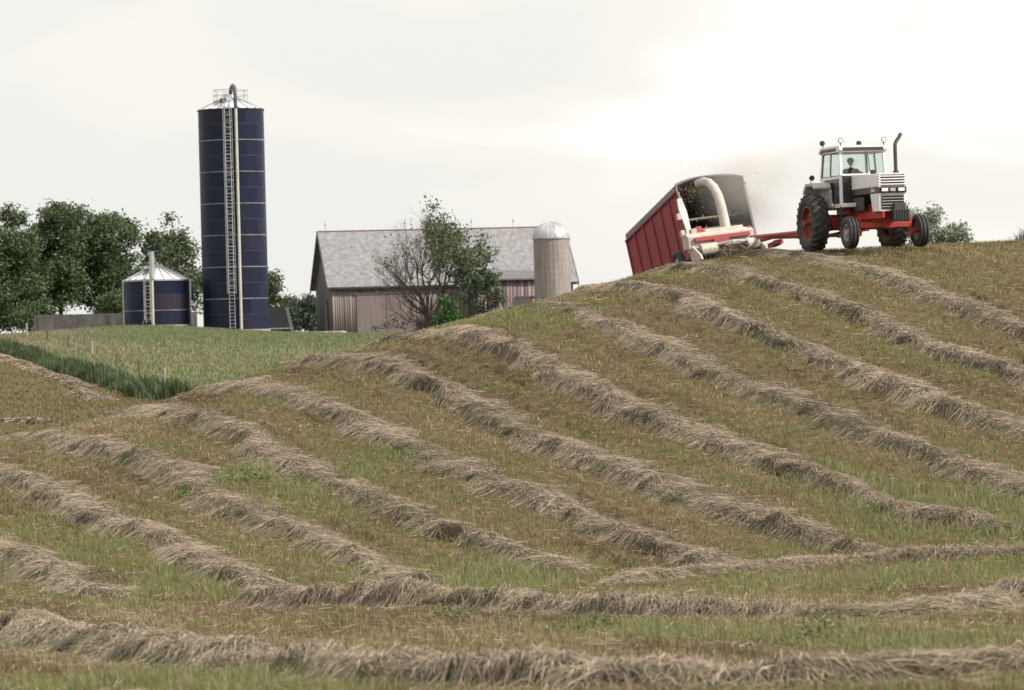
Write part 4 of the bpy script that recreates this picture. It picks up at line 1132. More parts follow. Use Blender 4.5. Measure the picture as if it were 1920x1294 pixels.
M_GLASS = gl

def tyre_profile(R, Ri, w):
    h = w / 2
    return [(Ri, -h * .78), (Ri + .03, -h * .92), ((R + Ri) / 2, -h * 1.04), (R - .07, -h * .97), (R - .02, -h * .80), (R, -h * .45), (R + .008, 0), (R, h * .45), (R - .02, h * .80), (R - .07, h * .97), ((R + Ri) / 2, h * 1.04), (Ri + .03, h * .92), (Ri, h * .78)]
def drive_wheel(root, c, R, w, out):
    Ri = R * .60
    rim = MB()
    rim.lathe([(Ri + .015, -w * .40), (Ri + .015, w * .40), (Ri - .03, w * .40), (Ri - .05, w * .1 * out), (Ri - .05, -w * .40)], 'Y', 40, c)
    rim.lathe([(Ri - .03, out * w * .06), (Ri * .75, out * w * .02), (.30, out * w * .16), (.22, out * w * .18), (.0, out * w * .18), (.0, out * w * .10), (.24, out * w * .09), (Ri * .75, -out * w * .06), (Ri - .03, -out * w * .02)], 'Y', 40, c, closed=False)
    rim.cyl((c[0], c[1] - out * .1, c[2]), (c[0], c[1] + out * w * .62, c[2]), .085, n=14)
    for i in range(8):
        a = 2 * PI * i / 8; p = Vector((c[0] + .20 * math.cos(a), c[1] + out * w * .17, c[2] + .20 * math.sin(a)))
        rim.cyl(p, p + Vector((0, out * .05, 0)), .025, n=6)
    wo = rim.build('wheel', M_RIM, root, True)
    ty = MB(); ty.lathe(tyre_profile(R - .045, Ri, w), 'Y', 48, c)
    N = 23
    for i in range(N):
        for s_ in (-1, 1):
            a0 = 2 * PI * (i + (.5 if s_ > 0 else 0)) / N
            vs = []
            for f_, (yy, da, rr) in enumerate(((.01, 0, R), (.25, -.10, R), (.47, -.17, R - .03), (.51, -.19, R - .13))):
                for dd in (-.042, .042):
                    for r_ in (rr, rr - .06):
                        aa = a0 - da * -1 + dd / R * (1.15 if r_ < rr else .8)
                        vs.append((c[0] + r_ * math.cos(aa), c[1] + s_ * yy * w, c[2] + r_ * math.sin(aa)))
            fs = []
            for q_ in range(3):
                b_ = q_ * 4
                fs += [(b_, b_ + 4, b_ + 6, b_ + 2), (b_ + 1, b_ + 3, b_ + 7, b_ + 5), (b_, b_ + 1, b_ + 5, b_ + 4), (b_ + 2, b_ + 6, b_ + 7, b_ + 3)]
            fs += [(0, 2, 3, 1), (12, 13, 15, 14)]
            ty.add(vs, fs)
    ty.build('tyre', M_TYRE, wo, True)
    return wo
def front_wheel(root, c, R, w, out):
    Ri = R * .52
    rim = MB()
    rim.lathe([(Ri + .01, -w * .38), (Ri + .01, w * .38), (Ri - .03, w * .38), (Ri - .04, 0), (Ri - .03, -w * .38)], 'Y', 32, c)
    rim.lathe([(Ri - .02, out * .03), (Ri * .6, out * .0), (.10, out * .06), (.09, out * .13), (0, out * .13), (0, -out * .06), (Ri * .6, -out * .03), (Ri - .02, 0)], 'Y', 32, c, closed=False)
    wo = rim.build('wheel', M_RIMF, root, True)
    h = w / 2
    prof = [(Ri, -h * .75), (Ri + .03, -h * .95), ((R + Ri) / 2, -h * 1.05), (R - .05, -h * .96), (R - .012, -h * .80), (R - .01, -h * .52), (R - .05, -h * .46), (R - .05, -h * .28), (R, -h * .22), (R, h * .22), (R - .05, h * .28), (R - .05, h * .46), (R - .01, h * .52), (R - .012, h * .80), (R - .05, h * .96), ((R + Ri) / 2, h * 1.05), (Ri + .03, h * .95), (Ri, h * .75)]
    MB().lathe(prof, 'Y', 40, c).build('tyre', M_TYRE, wo, True)
    return wo

def wheel_drop(M, x, y):
    p = M @ Vector((x, y, 0)); return gz(p.x, p.y) - p.z
T = thing('tractor', 'white and red farm tractor with a glass cab on the hilltop', 'tractor', mat4=TRACTOR_M)
WB, RR, RW = 2.67, .875, .50
RT, FT = 1.28, 1.10
for s_ in (-1, 1):
    drive_wheel(T, (0, s_ * RT, RR - .02), RR, RW, s_)
    front_wheel(T, (WB, s_ * FT, .475), .485, .30, s_)
# chassis and axles
MB().box((.1, 0, .92), (1.0, .62, .72)).box((1.2, 0, .93), (1.6, .50, .52)).cyl((0, -RT, RR - .02), (0, RT, RR - .02), .13, n=16).cyl((0, -.75, RR - .02), (0, .75, RR - .02), .24, n=16).build('transmission', M_TRED, T, bevel=.02)
MB().box((2.35, -.30, .96), (2.1, .07, .20)).build('frame_rail', M_TRED, T, bevel=.01)
MB().box((2.35, .30, .96), (2.1, .07, .20)).build('frame_rail', M_TRED, T, bevel=.01)
MB().box((2.1, 0, 1.05), (1.5, .44, .55)).build('engine_block', M_TRED, T, bevel=.02)
MB().box((WB, 0, .68), (.20, 1.65, .16)).box((WB, 0, .82), (.34, .34, .16)).build('front_axle', M_TRED, T, bevel=.015)
for s_ in (-1, 1):
    MB().cyl((WB, s_ * .80, .36), (WB, s_ * .80, .92), .065, n=12).cyl((WB, s_ * .80, .475), (WB, s_ * (FT - .02), .475), .06, n=12).box((WB - .14, s_ * .80, .90), (.34, .09, .06)).build('steering_knuckle', M_TRED, T, bevel=.01)
MB().cyl((WB - .25, -.78, .60), (WB - .25, .78, .60), .028, n=8).build('tie_rod', M_DARK, T)
# front weights
for i in range(6):
    MB().box((3.52, -.05 + i * .085, .93), (.30, .076, .34)).build('front_weight', M_BLACK, T, bevel=.015)
MB().box((3.45, .18, 1.20), (.16, .36, .20)).build('weight_bracket', M_DARK, T, bevel=.01)
# hood
XF, XC, HW = 3.38, 1.12, .43
hood = MB().prism([(XC, 1.78), (XF - .02, 1.78), (XF - .05, 2.14), (XF - .12, 2.17), (XC + .15, 2.24), (XC, 2.24)], 'Y', -HW, HW).build('hood', M_TWHITE, T, bevel=.035)
MB().prism([(XC + .1, 1.60), (XF + .03, 1.60), (XF + .03, 1.78), (XC + .1, 1.78)], 'Y', -HW - .012, HW + .012).build('hood_stripe', M_STRIPE, T, bevel=.01)
nose = MB().prism([(2.66, 1.60), (XF, 1.60), (XF, 1.06), (2.84, 1.06)], 'Y', -HW + .0, HW - .0).build('nose_panel', M_TWHITE, T, bevel=.02)
# upper grille louvres with pale bars, lower black grille with bars
MB().box((XF - .03, 0, 1.985), (.05, .76, .30)).build('upper_grille', M_STRIPE, T)
for z in (1.85, 1.93, 2.01, 2.09, 2.16):
    MB().box((XF + .01, 0, z), (.09, HW * 2 + .02, .036)).build('grille_bar', M_TWHITE, T, bevel=.008)
for s_ in (-1, 1):
    MB().box((XF - .005, s_ * (HW - .025), 1.98), (.09, .07, .42)).build('grille_post', M_TWHITE, T, bevel=.01)
MB().box((XF + .0, 0, 1.345), (.05, .70, .44)).build('lower_grille', M_BLACK, T)
for i in range(5):
    MB().box((XF + .035, 0, 1.19 + i * .085), (.04, .70, .018)).build('grille_bar', M_TGREY, T)
for s_ in (-1, 1):
    hl = MB().box((XF + .06, s_ * .26, 1.69), (.05, .20, .10)).build('headlight', M_CHROME, T, bevel=.012)
    MB().box((XF + .045, s_ * .26, 1.69), (.05, .23, .13)).build('lamp_surround', M_BLACK, hl)
MB().box((XF + .055, 0, 1.69), (.02, .16, .09)).build('badge', M_TGREY, T, bevel=.005)
for s_ in (-1, 1):
    MB().box((2.95, s_ * (HW + .016), 1.69), (.32, .01, .10)).build('side_badge', M_TGREY, T)
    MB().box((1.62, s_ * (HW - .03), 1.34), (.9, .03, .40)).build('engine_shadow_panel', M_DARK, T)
# exhaust
MB().tube([(2.95, .30, 2.15), (2.95, .30, 2.95), (2.93, .31, 3.04), (2.90, .36, 3.13), (2.86, .46, 3.24), (2.83, .54, 3.36)], .055, 12, False).build('exhaust_stack', M_DARK, T, True)
MB().cyl((2.95, .30, 2.14), (2.95, .30, 2.26), .085, n=14).build('exhaust_collar', M_DARK, T, True)
MB().cyl((2.45, -.22, 2.2), (2.45, -.22, 2.32), .09, n=14).build('air_intake', M_DARK, T, True)
# cab: floor, lower body, posts, glass, roof
CX0, CX1, CWD = -.62, 1.06, .74
MB().box(((CX0 + CX1) / 2, 0, 1.30), (CX1 - CX0 + .1, 1.36, .12)).build('cab_floor', M_TGREY, T, bevel=.02)
MB().prism([(CX0, 2.18), (CX0, 1.36), (CX1 - .1, 1.36), (CX1 - .1, 1.40), (CX0 + .08, 1.40), (CX0 + .08, 2.18)], 'Y', -CWD + .05, CWD - .05).build('cab_tub', M_TGREY, T, bevel=.01)
for s_ in (-1, 1):
    # white slanting lower panel, dark door glass below the belt line, step
    a = [(-.42, 2.14), (-.60, 2.14), (.02, 1.28), (.98, 1.28), (.98, 1.40), (.20, 1.40)]
    MB().prism([(-.60, 2.16), (.02, 1.27), (.92, 1.27), (.92, 1.38), (.24, 1.38), (-.34, 2.16)], 'Y', s_ * (CWD - .03), s_ * (CWD + .03)).build('side_panel', M_TWHITE, T, bevel=.008)
    MB().prism([(-.26, 2.14), (.26, 1.42), (.86, 1.42), (.86, 2.14)], 'Y', s_ * (CWD - .035), s_ * (CWD - .015)).build('door_panel', mat('smoked_panel', (0.035, 0.04, 0.045), .25), T)
    MB().prism([(-.62, 2.13), (.98, 2.13), (.98, 2.21), (-.62, 2.21)], 'Y', s_ * (CWD - .03), s_ * (CWD + .04)).build('belt_rail', M_TWHITE, T, bevel=.01)
    for x0_, x1_, th, nm in ((CX1, CX1 - .10, .085, 'front_post'), (.16, .16, .05, 'door_post'), (CX0, CX0 + .10, .075, 'rear_post')):
        yb, yt = s_ * CWD, s_ * (CWD - .05)
        b_ = MB(); q_ = th / 2
        vs = [(x0_ - q_, yb - q_, 1.30 if nm == 'front_post' else 2.15), (x0_ + q_, yb - q_, 1.30 if nm == 'front_post' else 2.15), (x0_ + q_, yb + q_, 1.30 if nm == 'front_post' else 2.15), (x0_ - q_, yb + q_, 1.30 if nm == 'front_post' else 2.15),
              (x1_ - q_, yt - q_, 2.98), (x1_ + q_, yt - q_, 2.98), (x1_ + q_, yt + q_, 2.98), (x1_ - q_, yt + q_, 2.98)]
        b_.add(vs, [(3, 2, 1, 0), (4, 5, 6, 7), (0, 1, 5, 4), (1, 2, 6, 5), (2, 3, 7, 6), (3, 0, 4, 7)])
        b_.build(nm, M_TWHITE, T, bevel=.008)
    for xa, xb in ((-.56, .12), (.20, .98)):
        MB().add([(xa, s_ * (CWD - .01), 2.22), (xb, s_ * (CWD - .01), 2.22), (xb - (.08 if xb > .5 else 0), s_ * (CWD - .055), 2.92), (xa + (.09 if xa < 0 else 0), s_ * (CWD - .055), 2.92)], [(0, 1, 2, 3)]).build('side_window', M_GLASS, T)
        # dark rubber seal round the pane
        MB().tube([(xa, s_ * (CWD + .0), 2.23), (xb, s_ * (CWD + .0), 2.23), (xb - (.08 if xb > .5 else 0), s_ * (CWD - .045), 2.91), (xa + (.09 if xa < 0 else 0), s_ * (CWD - .045), 2.91), (xa, s_ * CWD, 2.23)], .016, 5).build('window_seal', M_STRIPE, T)
MB().add([(CX1 + .0, -CWD + .05, 2.28), (CX1, CWD - .05, 2.28), (CX1 - .10, CWD - .10, 2.93), (CX1 - .10, -CWD + .10, 2.93)], [(0, 1, 2, 3)]).build('windscreen', M_GLASS, T)
MB().box((CX1, 0, 2.245), (.07, 1.42, .06)).build('windscreen_sill', M_TWHITE, T, bevel=.01)
MB().add([(CX0 + .02, -CWD + .05, 2.2), (CX0 + .02, CWD - .05, 2.2), (CX0 + .10, CWD - .10, 2.93), (CX0 + .10, -CWD + .10, 2.93)], [(0, 1, 2, 3)]).build('rear_window', M_GLASS, T)
MB().box((CX0, 0, 2.19), (.06, 1.4, .07)).build('rear_sill', M_TWHITE, T, bevel=.01)
roof = MB().prism([(CX0 - .02, 2.93), (CX1 - .02, 2.93), (CX1 + .03, 3.00), (CX1 + .0, 3.10), (CX1 - .14, 3.14), (CX0 + .12, 3.14), (CX0 - .05, 3.10), (CX0 - .07, 3.0)], 'Y', -CWD - .02, CWD + .02).build('cab_roof', M_TWHITE, T, bevel=.02)
MB().box((CX1 + .015, 0, 3.02), (.04, 1.30, .11)).build('roof_band', M_STRIPE, roof, bevel=.01)
for s_ in (-1, 1):
    MB().box((.15, s_ * (CWD + .025), 3.02), (1.25, .03, .09)).build('roof_band', M_STRIPE, roof, bevel=.008)
    MB().box((CX0 + .12, s_ * (CWD + .05), 2.98), (.16, .05, .08)).build('marker_lamp', M_AMBER, roof, bevel=.01)
MB().box((.55, -CWD + -.06, 1.31), (.14, .02, .05)).build('side_reflector', M_AMBER, T)
MB().tube([(CX1 - .02, .10, 2.94), (CX1 + .02, .16, 2.75), (CX1 + .05, .18, 2.35)], .014, 6).build('wiper', M_BLACK, T)
# dark battery box and firewall below the screen
MB().box((1.09, 0, 1.72), (.10, 1.34, .98)).build('firewall', M_BLACK, T, bevel=.01)
MB().box((1.18, -.57, 1.33), (.5, .34, .12)).build('step_plate', M_TWHITE, T, bevel=.02)
for z in (.95, .66):
    MB().box((.85, -.74, z), (.34, .12, .04)).build('step', M_DARK, T)
MB().box((.70, -.74, .98), (.03, .05, .66)).box((1.0, -.74, .98), (.03, .05, .66)).build('step_hanger', M_DARK, T)
# fenders
for s_ in (-1, 1):
    MB().prism([(-.62, 1.72), (-.70, 1.80), (-.42, 2.06), (.18, 2.06), (.34, 1.92), (.32, 1.86), (.14, 1.96), (-.38, 1.96)], 'Y', s_ * (CWD + .04), s_ * (RT + .06)).build('fender', M_TGREY, T, bevel=.015)
    MB().prism([(-.66, 1.0), (-.62, 1.80), (-.40, 1.98), (.14, 1.98), (.36, 1.80), (.30, 1.30), (.06, 1.24)], 'Y', s_ * (CWD + .02), s_ * (CWD + .10)).build('fender_inner', M_TGREY, T, bevel=.01)
    fl = MB().cyl((-.22, s_ * 1.22, 2.06), (-.22, s_ * 1.22, 2.16), .015, n=6).build('lamp_stalk', M_DARK, T)
    MB().cyl((-.26, s_ * 1.22, 2.22), (-.12, s_ * 1.22, 2.22), .05, .085, n=14).build('fender_lamp', M_BLACK, fl, True)
# work lamps round the roof
for x_, y_, z_, ring in ((CX1 - .06, -CWD + .05, 3.14, 1), (CX1 - .06, CWD - .05, 3.14, 1), (CX0 + .1, -CWD + .05, 3.14, 0), (CX0 + .1, CWD - .25, 3.12, 0)):
    st = MB().cyl((x_, y_, z_ - .05), (x_, y_, z_ + .07), .018, n=6).build('lamp_stalk', M_DARK, T)
    d = 1 if ring else -1
    MB().cyl((x_ - d * .05, y_, z_ + .14), (x_ + d * .05, y_, z_ + .14), .055, .085, n=18).build('work_lamp', M_BLACK, st, True)
    MB().cyl((x_ + d * .05, y_, z_ + .14), (x_ + d * .062, y_, z_ + .14), .066, n=18).build('lamp_lens', M_CHROME if ring else M_BLACK, st, True)
# inside the cab
MB().box((-.12, 0, 1.78), (.48, .50, .14)).box((-.34, 0, 2.10), (.13, .48, .62), Matrix.Rotation(-.12, 3, 'Y')).build('seat', M_SEAT, T, bevel=.04)
MB().cyl((-.12, 0, 1.36), (-.12, 0, 1.74), .1, n=10).build('seat_post', M_DARK, T)
sw = MB().lathe([(.185, -.014), (.213, -.014), (.213, .014), (.185, .014)], 'Z', 28, (.0, .0, .0)).cyl((-.19, 0, 0), (.19, 0, 0), .012, n=6).cyl((0, -.19, 0), (0, .19, 0), .012, n=6).build('steering_wheel', M_BLACK, T, True)
sw.location = (.47, 0, 2.24); sw.rotation_euler = (0, math.radians(-32), 0)
MB().cyl((.75, 0, 1.40), (.48, 0, 2.22), .045, n=10).build('steering_column', M_DARK, T)
MB().box((.92, 0, 2.10), (.16, .7, .22)).build('dashboard', M_SEAT, T, bevel=.03)
# hitch
MB().box((-.85, 0, .45), (.9, .09, .06)).build('drawbar', M_DARK, T, bevel=.01)
for s_ in (-1, 1):
    MB().cyl((-.25, s_ * .35, .55), (-1.0, s_ * .45, .50), .04, n=8).build('lift_arm', M_DARK, T)

# ------------------------------------------------------------------ driver
def skin_person():
    root = thing('person', 'driver in dark work clothes and cap sitting at the wheel in the tractor cab', 'person', mat4=TRACTOR_M @ Matrix.Translation((-.10, 0.02, 1.86)))
    pts = {'hip': (0, 0, .06, .15, .17), 'waist': (.0, 0, .24, .14, .165), 'chest': (.03, -.01, .46, .14, .19), 'neckb': (.06, -.02, .60, .075, .085), 'neck': (.09, -.03, .67, .055, .055),
           'shl': (.06, .19, .55, .075, .075), 'ell': (.25, .27, .36, .052, .052), 'wrl': (.46, .16, .44, .035, .035), 'hal': (.52, .14, .45, .04, .03),
           'shr': (.05, -.22, .55, .075, .075), 'elr': (.20, -.31, .34, .052, .052), 'wrr': (.42, -.20, .42, .035, .035), 'har': (.49, -.17, .44, .04, .03),
           'hil': (.05, .11, .03, .10, .10), 'knl': (.42, .15, .06, .075, .075), 'anl': (.50, .15, -.30, .05, .05), 'tol': (.66, .16, -.32, .045, .04),
           'hir': (.05, -.11, .03, .10, .10), 'knr': (.42, -.15, .06, .075, .075), 'anr': (.50, -.15, -.30, .05, .05), 'tor': (.66, -.16, -.32, .045, .04),
           'fl1': (.56, .15, .43, .02, .018), 'fr1': (.53, -.18, .42, .02, .018)}
    ed = [('hip', 'waist'), ('waist', 'chest'), ('chest', 'neckb'), ('neckb', 'neck'), ('chest', 'shl'), ('shl', 'ell'), ('ell', 'wrl'), ('wrl', 'hal'), ('hal', 'fl1'), ('chest', 'shr'), ('shr', 'elr'), ('elr', 'wrr'), ('wrr', 'har'), ('har', 'fr1'),
          ('hip', 'hil'), ('hil', 'knl'), ('knl', 'anl'), ('anl', 'tol'), ('hip', 'hir'), ('hir', 'knr'), ('knr', 'anr'), ('anr', 'tor')]
    names = list(pts)
    me = bpy.data.meshes.new('body'); me.from_pydata([pts[k][:3] for k in names], [(names.index(a), names.index(b)) for a, b in ed], [])
    o = link('body', me, root)
    sk = o.modifiers.new('skin', 'SKIN')
    for i, k in enumerate(names):
        me.skin_vertices[0].data[i].radius = pts[k][3:]
    me.skin_vertices[0].data[0].use_root = True
    ss = o.modifiers.new('sub', 'SUBSURF'); ss.levels = 1; ss.render_levels = 1
    me.materials.append(mat('work_shirt', (0.075, 0.070, 0.068), .9, var=.2, scale=6))
    # head with face, turned back over his right shoulder towards the harvester
    hd = bpy.data.objects.new('head', None)
    bm = bmesh.new(); bmesh.ops.create_icosphere(bm, subdivisions=3, radius=1.0)
    for v in bm.verts:
        x, y, z = v.co
        j = max(0, -z)
        v.co = Vector((x * (.098 - .012 * j), y * (.076 - .018 * j), z * .122))
        if x > .5 and abs(y) < .16 and -.25 < z < .22: v.co.x += .022 * (1 - abs(y) / .16)      # nose
        if x > .6 and abs(z - .12) < .12 and .18 < abs(y) < .55: v.co.x -= .010                 # eye sockets
        if x > .5 and -.62 < z < -.45 and abs(y) < .4: v.co.x += .004                           # lips
        if x > .4 and z < -.78: v.co.x += .010                                                  # chin
        if abs(y) > .93 and -.2 < z < .25: v.co.y *= 1.14                                       # ears
    hm = bpy.data.meshes.new('head'); bm.to_mesh(hm); bm.free()
    for p_ in hm.polygons: p_.use_smooth = True
    hm.materials.append(mat('skin', (0.38, 0.22, 0.16), .6))
    ho = link('head', hm, root); ho.location = (.12, -.04, .80); ho.rotation_euler = (0, .10, math.radians(-38))
    cap = MB().lathe([(.103, .02), (.106, .05), (.098, .10), (.06, .135), (0, .148)], 'Z', 20, closed=False)
    cap.prism([(.07, -.075), (.19, -.055), (.205, 0), (.19, .055), (.07, .075)], 'Z', .025, .037)
    cap.build('cap', mat('cap_cloth', (0.10, 0.09, 0.09), .9), ho, True)
    for s_ in (-1, 1):
        MB().lathe([(.0, -.011), (.009, -.006), (.012, 0), (.009, .006), (0, .011)], 'X', 10, (.081, s_ * .030, .014), closed=False).build('eye', mat('eye_dark', (0.05, 0.04, 0.04), .3), ho, True)
    return root
skin_person()

# ------------------------------------------------------------------ forage harvester
M_CREAM = mat('harvester_cream', (0.54, 0.49, 0.42), .6, col2=(0.38, 0.335, 0.28), scale=4, detail=8)
M_HRED = mat('harvester_red', (0.36, 0.055, 0.06), .5, col2=(0.26, 0.05, 0.055), scale=4)
Hh = thing('forage_harvester', 'cream and red towed forage harvester with a curved spout behind the tractor', 'harvester', mat4=HARV_M)
MB().prism([(-.55, .62), (-.30, .58), (-.28, .98), (-.48, 1.10), (-.85, 1.12), (-.85, .62)], 'Y', -1.10, 1.12).build('header_hood', M_CREAM, Hh, bevel=.02)
MB().box((-1.35, .20, .92), (.95, 1.65, .62)).build('cutter_housing', M_CREAM, Hh, bevel=.04)
MB().box((-1.35, .05, .55), (1.5, 1.2, .14)).build('main_frame', M_HRED, Hh, bevel=.01)
MB().box((-.24, .02, .86), (.12, 1.86, .13)).build('front_crossbar', M_HRED, Hh, bevel=.015)
MB().box((-.20, -.05, .74), (.16, .50, .12)).build('crossbar_bracket', M_HRED, Hh, bevel=.01)
MB().box((-.75, -.55, 1.17), (.34, .34, .14)).box((-.75, -.55, 1.27), (.2, .2, .1)).build('gearbox', M_HRED, Hh, bevel=.02)
MB().box((-.62, -.78, 1.15), (.26, .18, .20)).build('chain_guard', M_CREAM, Hh, bevel=.02)
for y0_, y1_, nm in ((-.82, -.28, 'auger_shield'), (.72, 1.12, 'auger_shield')):
    b_ = MB(); n_ = 12; vs = []
    for yy in (y0_, y1_):
        for i in range(n_ + 1):
            a = -PI * .62 + PI * 1.25 * i / n_
            vs.append((-.12 + .24 * math.cos(a), yy, .48 + .22 * math.sin(a)))
    b_.add(vs, [(i, i + 1, n_ + 2 + i, n_ + 1 + i) for i in range(n_)] + [tuple(range(n_ + 1))[::-1], tuple(range(n_ + 1, 2 * n_ + 2))])
    b_.build(nm, M_CREAM, Hh, True)
for s_, y_ in ((-1, -.98), (1, 1.17)):
    MB().prism([(.42, .16), (.30, .34), (-.40, .74), (-.55, .60), (-.50, .14)], 'Y', y_ - .035, y_ + .035).build('crop_divider', M_CREAM if s_ < 0 else M_TGREY, Hh, bevel=.01)
MB().cyl((-.05, -.85, .36), (-.05, 1.1, .36), .13, n=14).build('pickup_drum', M_DARK, Hh, True)
tn = MB()
for i in range(26):
    yy = -.80 + i * 1.86 / 25
    for a in (0, 1.6, 3.1, 4.7):
        aa = a + (i % 2) * .8
        tn.cyl((-.05 + .12 * math.cos(aa), yy, .36 + .12 * math.sin(aa)), (-.05 + .26 * math.cos(aa - .25), yy, .36 + .26 * math.sin(aa - .25)), .008, n=4)
to = tn.build('pickup_tines', M_DARK, Hh); to['kind'] = 'stuff'
for i in range(2):
    MB().tube([(.02 + i * .10, -.28, .64 - i * .05), (.10 + i * .1, .2, .66 - i * .05), (.06 + i * .1, .74, .64 - i * .05)], .022, 6).build('wind_guard', M_GALVD, Hh)
rgh = np.random.default_rng(71); n = 2600
p = np.stack([rgh.normal(.05, .14, n), rgh.uniform(-.35, .85, n), np.abs(rgh.normal(.18, .16, n)) - .05], 1)
d = rgh.normal(0, 1, (n, 3)); d /= np.linalg.norm(d, axis=1)[:, None]; d *= rgh.uniform(.06, .2, n)[:, None]
sd = np.cross(d, rgh.normal(0, 1, (n, 3))); sd /= np.linalg.norm(sd, axis=1)[:, None]; sd *= .009
V = np.stack([p - sd, p + sd, p + d + sd, p + d - sd], 1)
o = link('hay_in_pickup', np_mesh('hay_in_pickup', V.reshape(-1, 3), np.arange(n * 4).reshape(n, 4), 4, M_HAY, np.repeat(palette(HAY_COLS, n, rgh), 4, axis=0) * .8), None)
o.matrix_world = HARV_M
tag(o, 'tangle of brown hay feeding into the pickup of the harvester', 'hay', kind='stuff')
# spout
sp = []
for X, Yl, Z in ((-1.35, .60, 1.15), (-1.36, .60, 1.55), (-1.41, .60, 1.95), (-1.52, .60, 2.30), (-1.72, .58, 2.60), (-2.02, .55, 2.82), (-2.38, .50, 2.93), (-2.75, .45, 2.93)):
    sp.append((X, Yl, Z))
MB().tube(sp, [.165, .16, .155, .15, .15, .145, .14, .135], 14, False).build('spout', mat('spout_cream', (0.50, 0.47, 0.42), .6, col2=(0.36, 0.34, 0.29), scale=3, detail=7), Hh, True)
MB().prism([(-2.74, 3.05), (-3.10, 2.96), (-3.12, 2.90), (-2.74, 2.98)], 'Y', .31, .58).build('spout_deflector', M_DARK, Hh)
MB().cyl((-1.35, .60, 1.10), (-1.35, .60, 1.20), .23, n=18).build('spout_turntable', M_HRED, Hh, True)
MB().tube([(-1.30, .76, 1.2), (-1.40, .78, 2.0), (-1.68, .75, 2.5)], .015, 5).build('spout_cable', M_DARK, Hh)
for s_ in (-1, 1):
    dz_ = 0
    wo = MB().lathe([(.20, -.07), (.20, .07), (.17, .07), (.10, s_ * .05), (.0, s_ * .06), (.0, s_ * .01), (.10, 0), (.17, -.07)], 'Y', 24, (-1.70, s_ * 1.0, .37), closed=False).build('wheel', M_CREAM, Hh, True)
    MB().lathe(tyre_profile(.39, .20, .24), 'Y', 32, (-1.70, s_ * 1.0, .37)).build('tyre', M_TYRE, wo, True)
MB().cyl((-1.70, -1.0, .37), (-1.70, 1.0, .37), .05, n=10).build('axle', M_DARK, Hh)
# drawbar swings from the harvester's left corner to the tractor hitch
inv = HARV_M.inverted()
hp = inv @ (TRACTOR_M @ Vector((-1.22, 0, .50)))
MB().tube([(-1.0, .75, .62), (-.3, 1.25, .60), (.4, 1.45, .58), tuple(hp)], [.09, .085, .08, .06], 8).build('drawbar', M_HRED, Hh)
hp2 = inv @ (TRACTOR_M @ Vector((-.60, .05, .72)))
MB().tube([(-.9, .85, .80), tuple(Vector((-.9, .85, .80)).lerp(hp2, .5)), tuple(hp2)], .06, 10).build('drive_shaft', mat('shaft_guard', (0.30, 0.09, 0.09), .5), Hh, True)
MB().box((.35, 1.48, .34), (.55, .26, .14)).cyl((.72, 1.48, .30), (.72, 1.48, .42), .16, n=14).build('hitch_stand', M_HRED, Hh, bevel=.01)
MB().box((-.75, 1.05, .95), (.7, .10, .34)).build('drive_guard', M_HRED, Hh, bevel=.02)

# ------------------------------------------------------------------ forage wagon (origin on the ground under the front edge)
M_WRED = mat('wagon_red', (0.31, 0.034, 0.040), .6, col2=(0.20, 0.032, 0.040), scale=2.4, detail=8, stretch=(1, 1, .35))
M_WRIB = mat('wagon_rib_red', (0.20, 0.020, 0.028), .55)
M_WROOF = mat('wagon_roof_grey', (0.22, 0.22, 0.245), .55, col2=(0.15, 0.15, 0.17), scale=1.4)
M_WIN = mat('wagon_inside', (0.085, 0.076, 0.062), .85, col2=(0.05, 0.045, 0.036), scale=2)
Wg = thing('forage_wagon', 'tall red steel-sided forage wagon with a grey roof tipped over the crest', 'wagon', mat4=WAG_M)
hw, f0, top = WAG_W / 2, WAG_FLOOR, WAG_FLOOR + WAG_H
MB().box((-WAG_L / 2, 0, f0 - .06), (WAG_L, WAG_W, .12)).build('floor', M_DARK, Wg)
NP = 6; pl = WAG_L / NP; sd_top = top - .42
for s_ in (-1, 1):
    for i in range(NP):
        MB().box((-(i + .5) * pl, s_ * (hw - .02), (f0 + sd_top) / 2), (pl - .07, .03, sd_top - f0)).build('side_panel', M_WRED, Wg)
        MB().box((-(i + .5) * pl, s_ * (hw - .045), (f0 + sd_top) / 2), (pl - .01, .012, sd_top - f0)).build('inner_lining', M_WIN, Wg)
    for i in range(NP + 1):
        MB().box((-min(max(i * pl, .04), WAG_L - .04), s_ * (hw + .005), (f0 + sd_top) / 2), (.08, .07, sd_top - f0)).build('side_post', M_WRIB, Wg, bevel=.008)
    MB().box((-WAG_L / 2, s_ * (hw + .01), sd_top + .03), (WAG_L + .04, .08, .07)).build('top_rail', M_WRIB, Wg)
    MB().box((-WAG_L / 2, s_ * (hw + .01), f0 - .02), (WAG_L + .04, .08, .14)).build('bottom_rail', M_WRIB, Wg)
MB().box((-WAG_L + .02, 0, (f0 + sd_top) / 2), (.04, WAG_W - .08, sd_top - f0)).build('tail_gate', M_WIN, Wg)
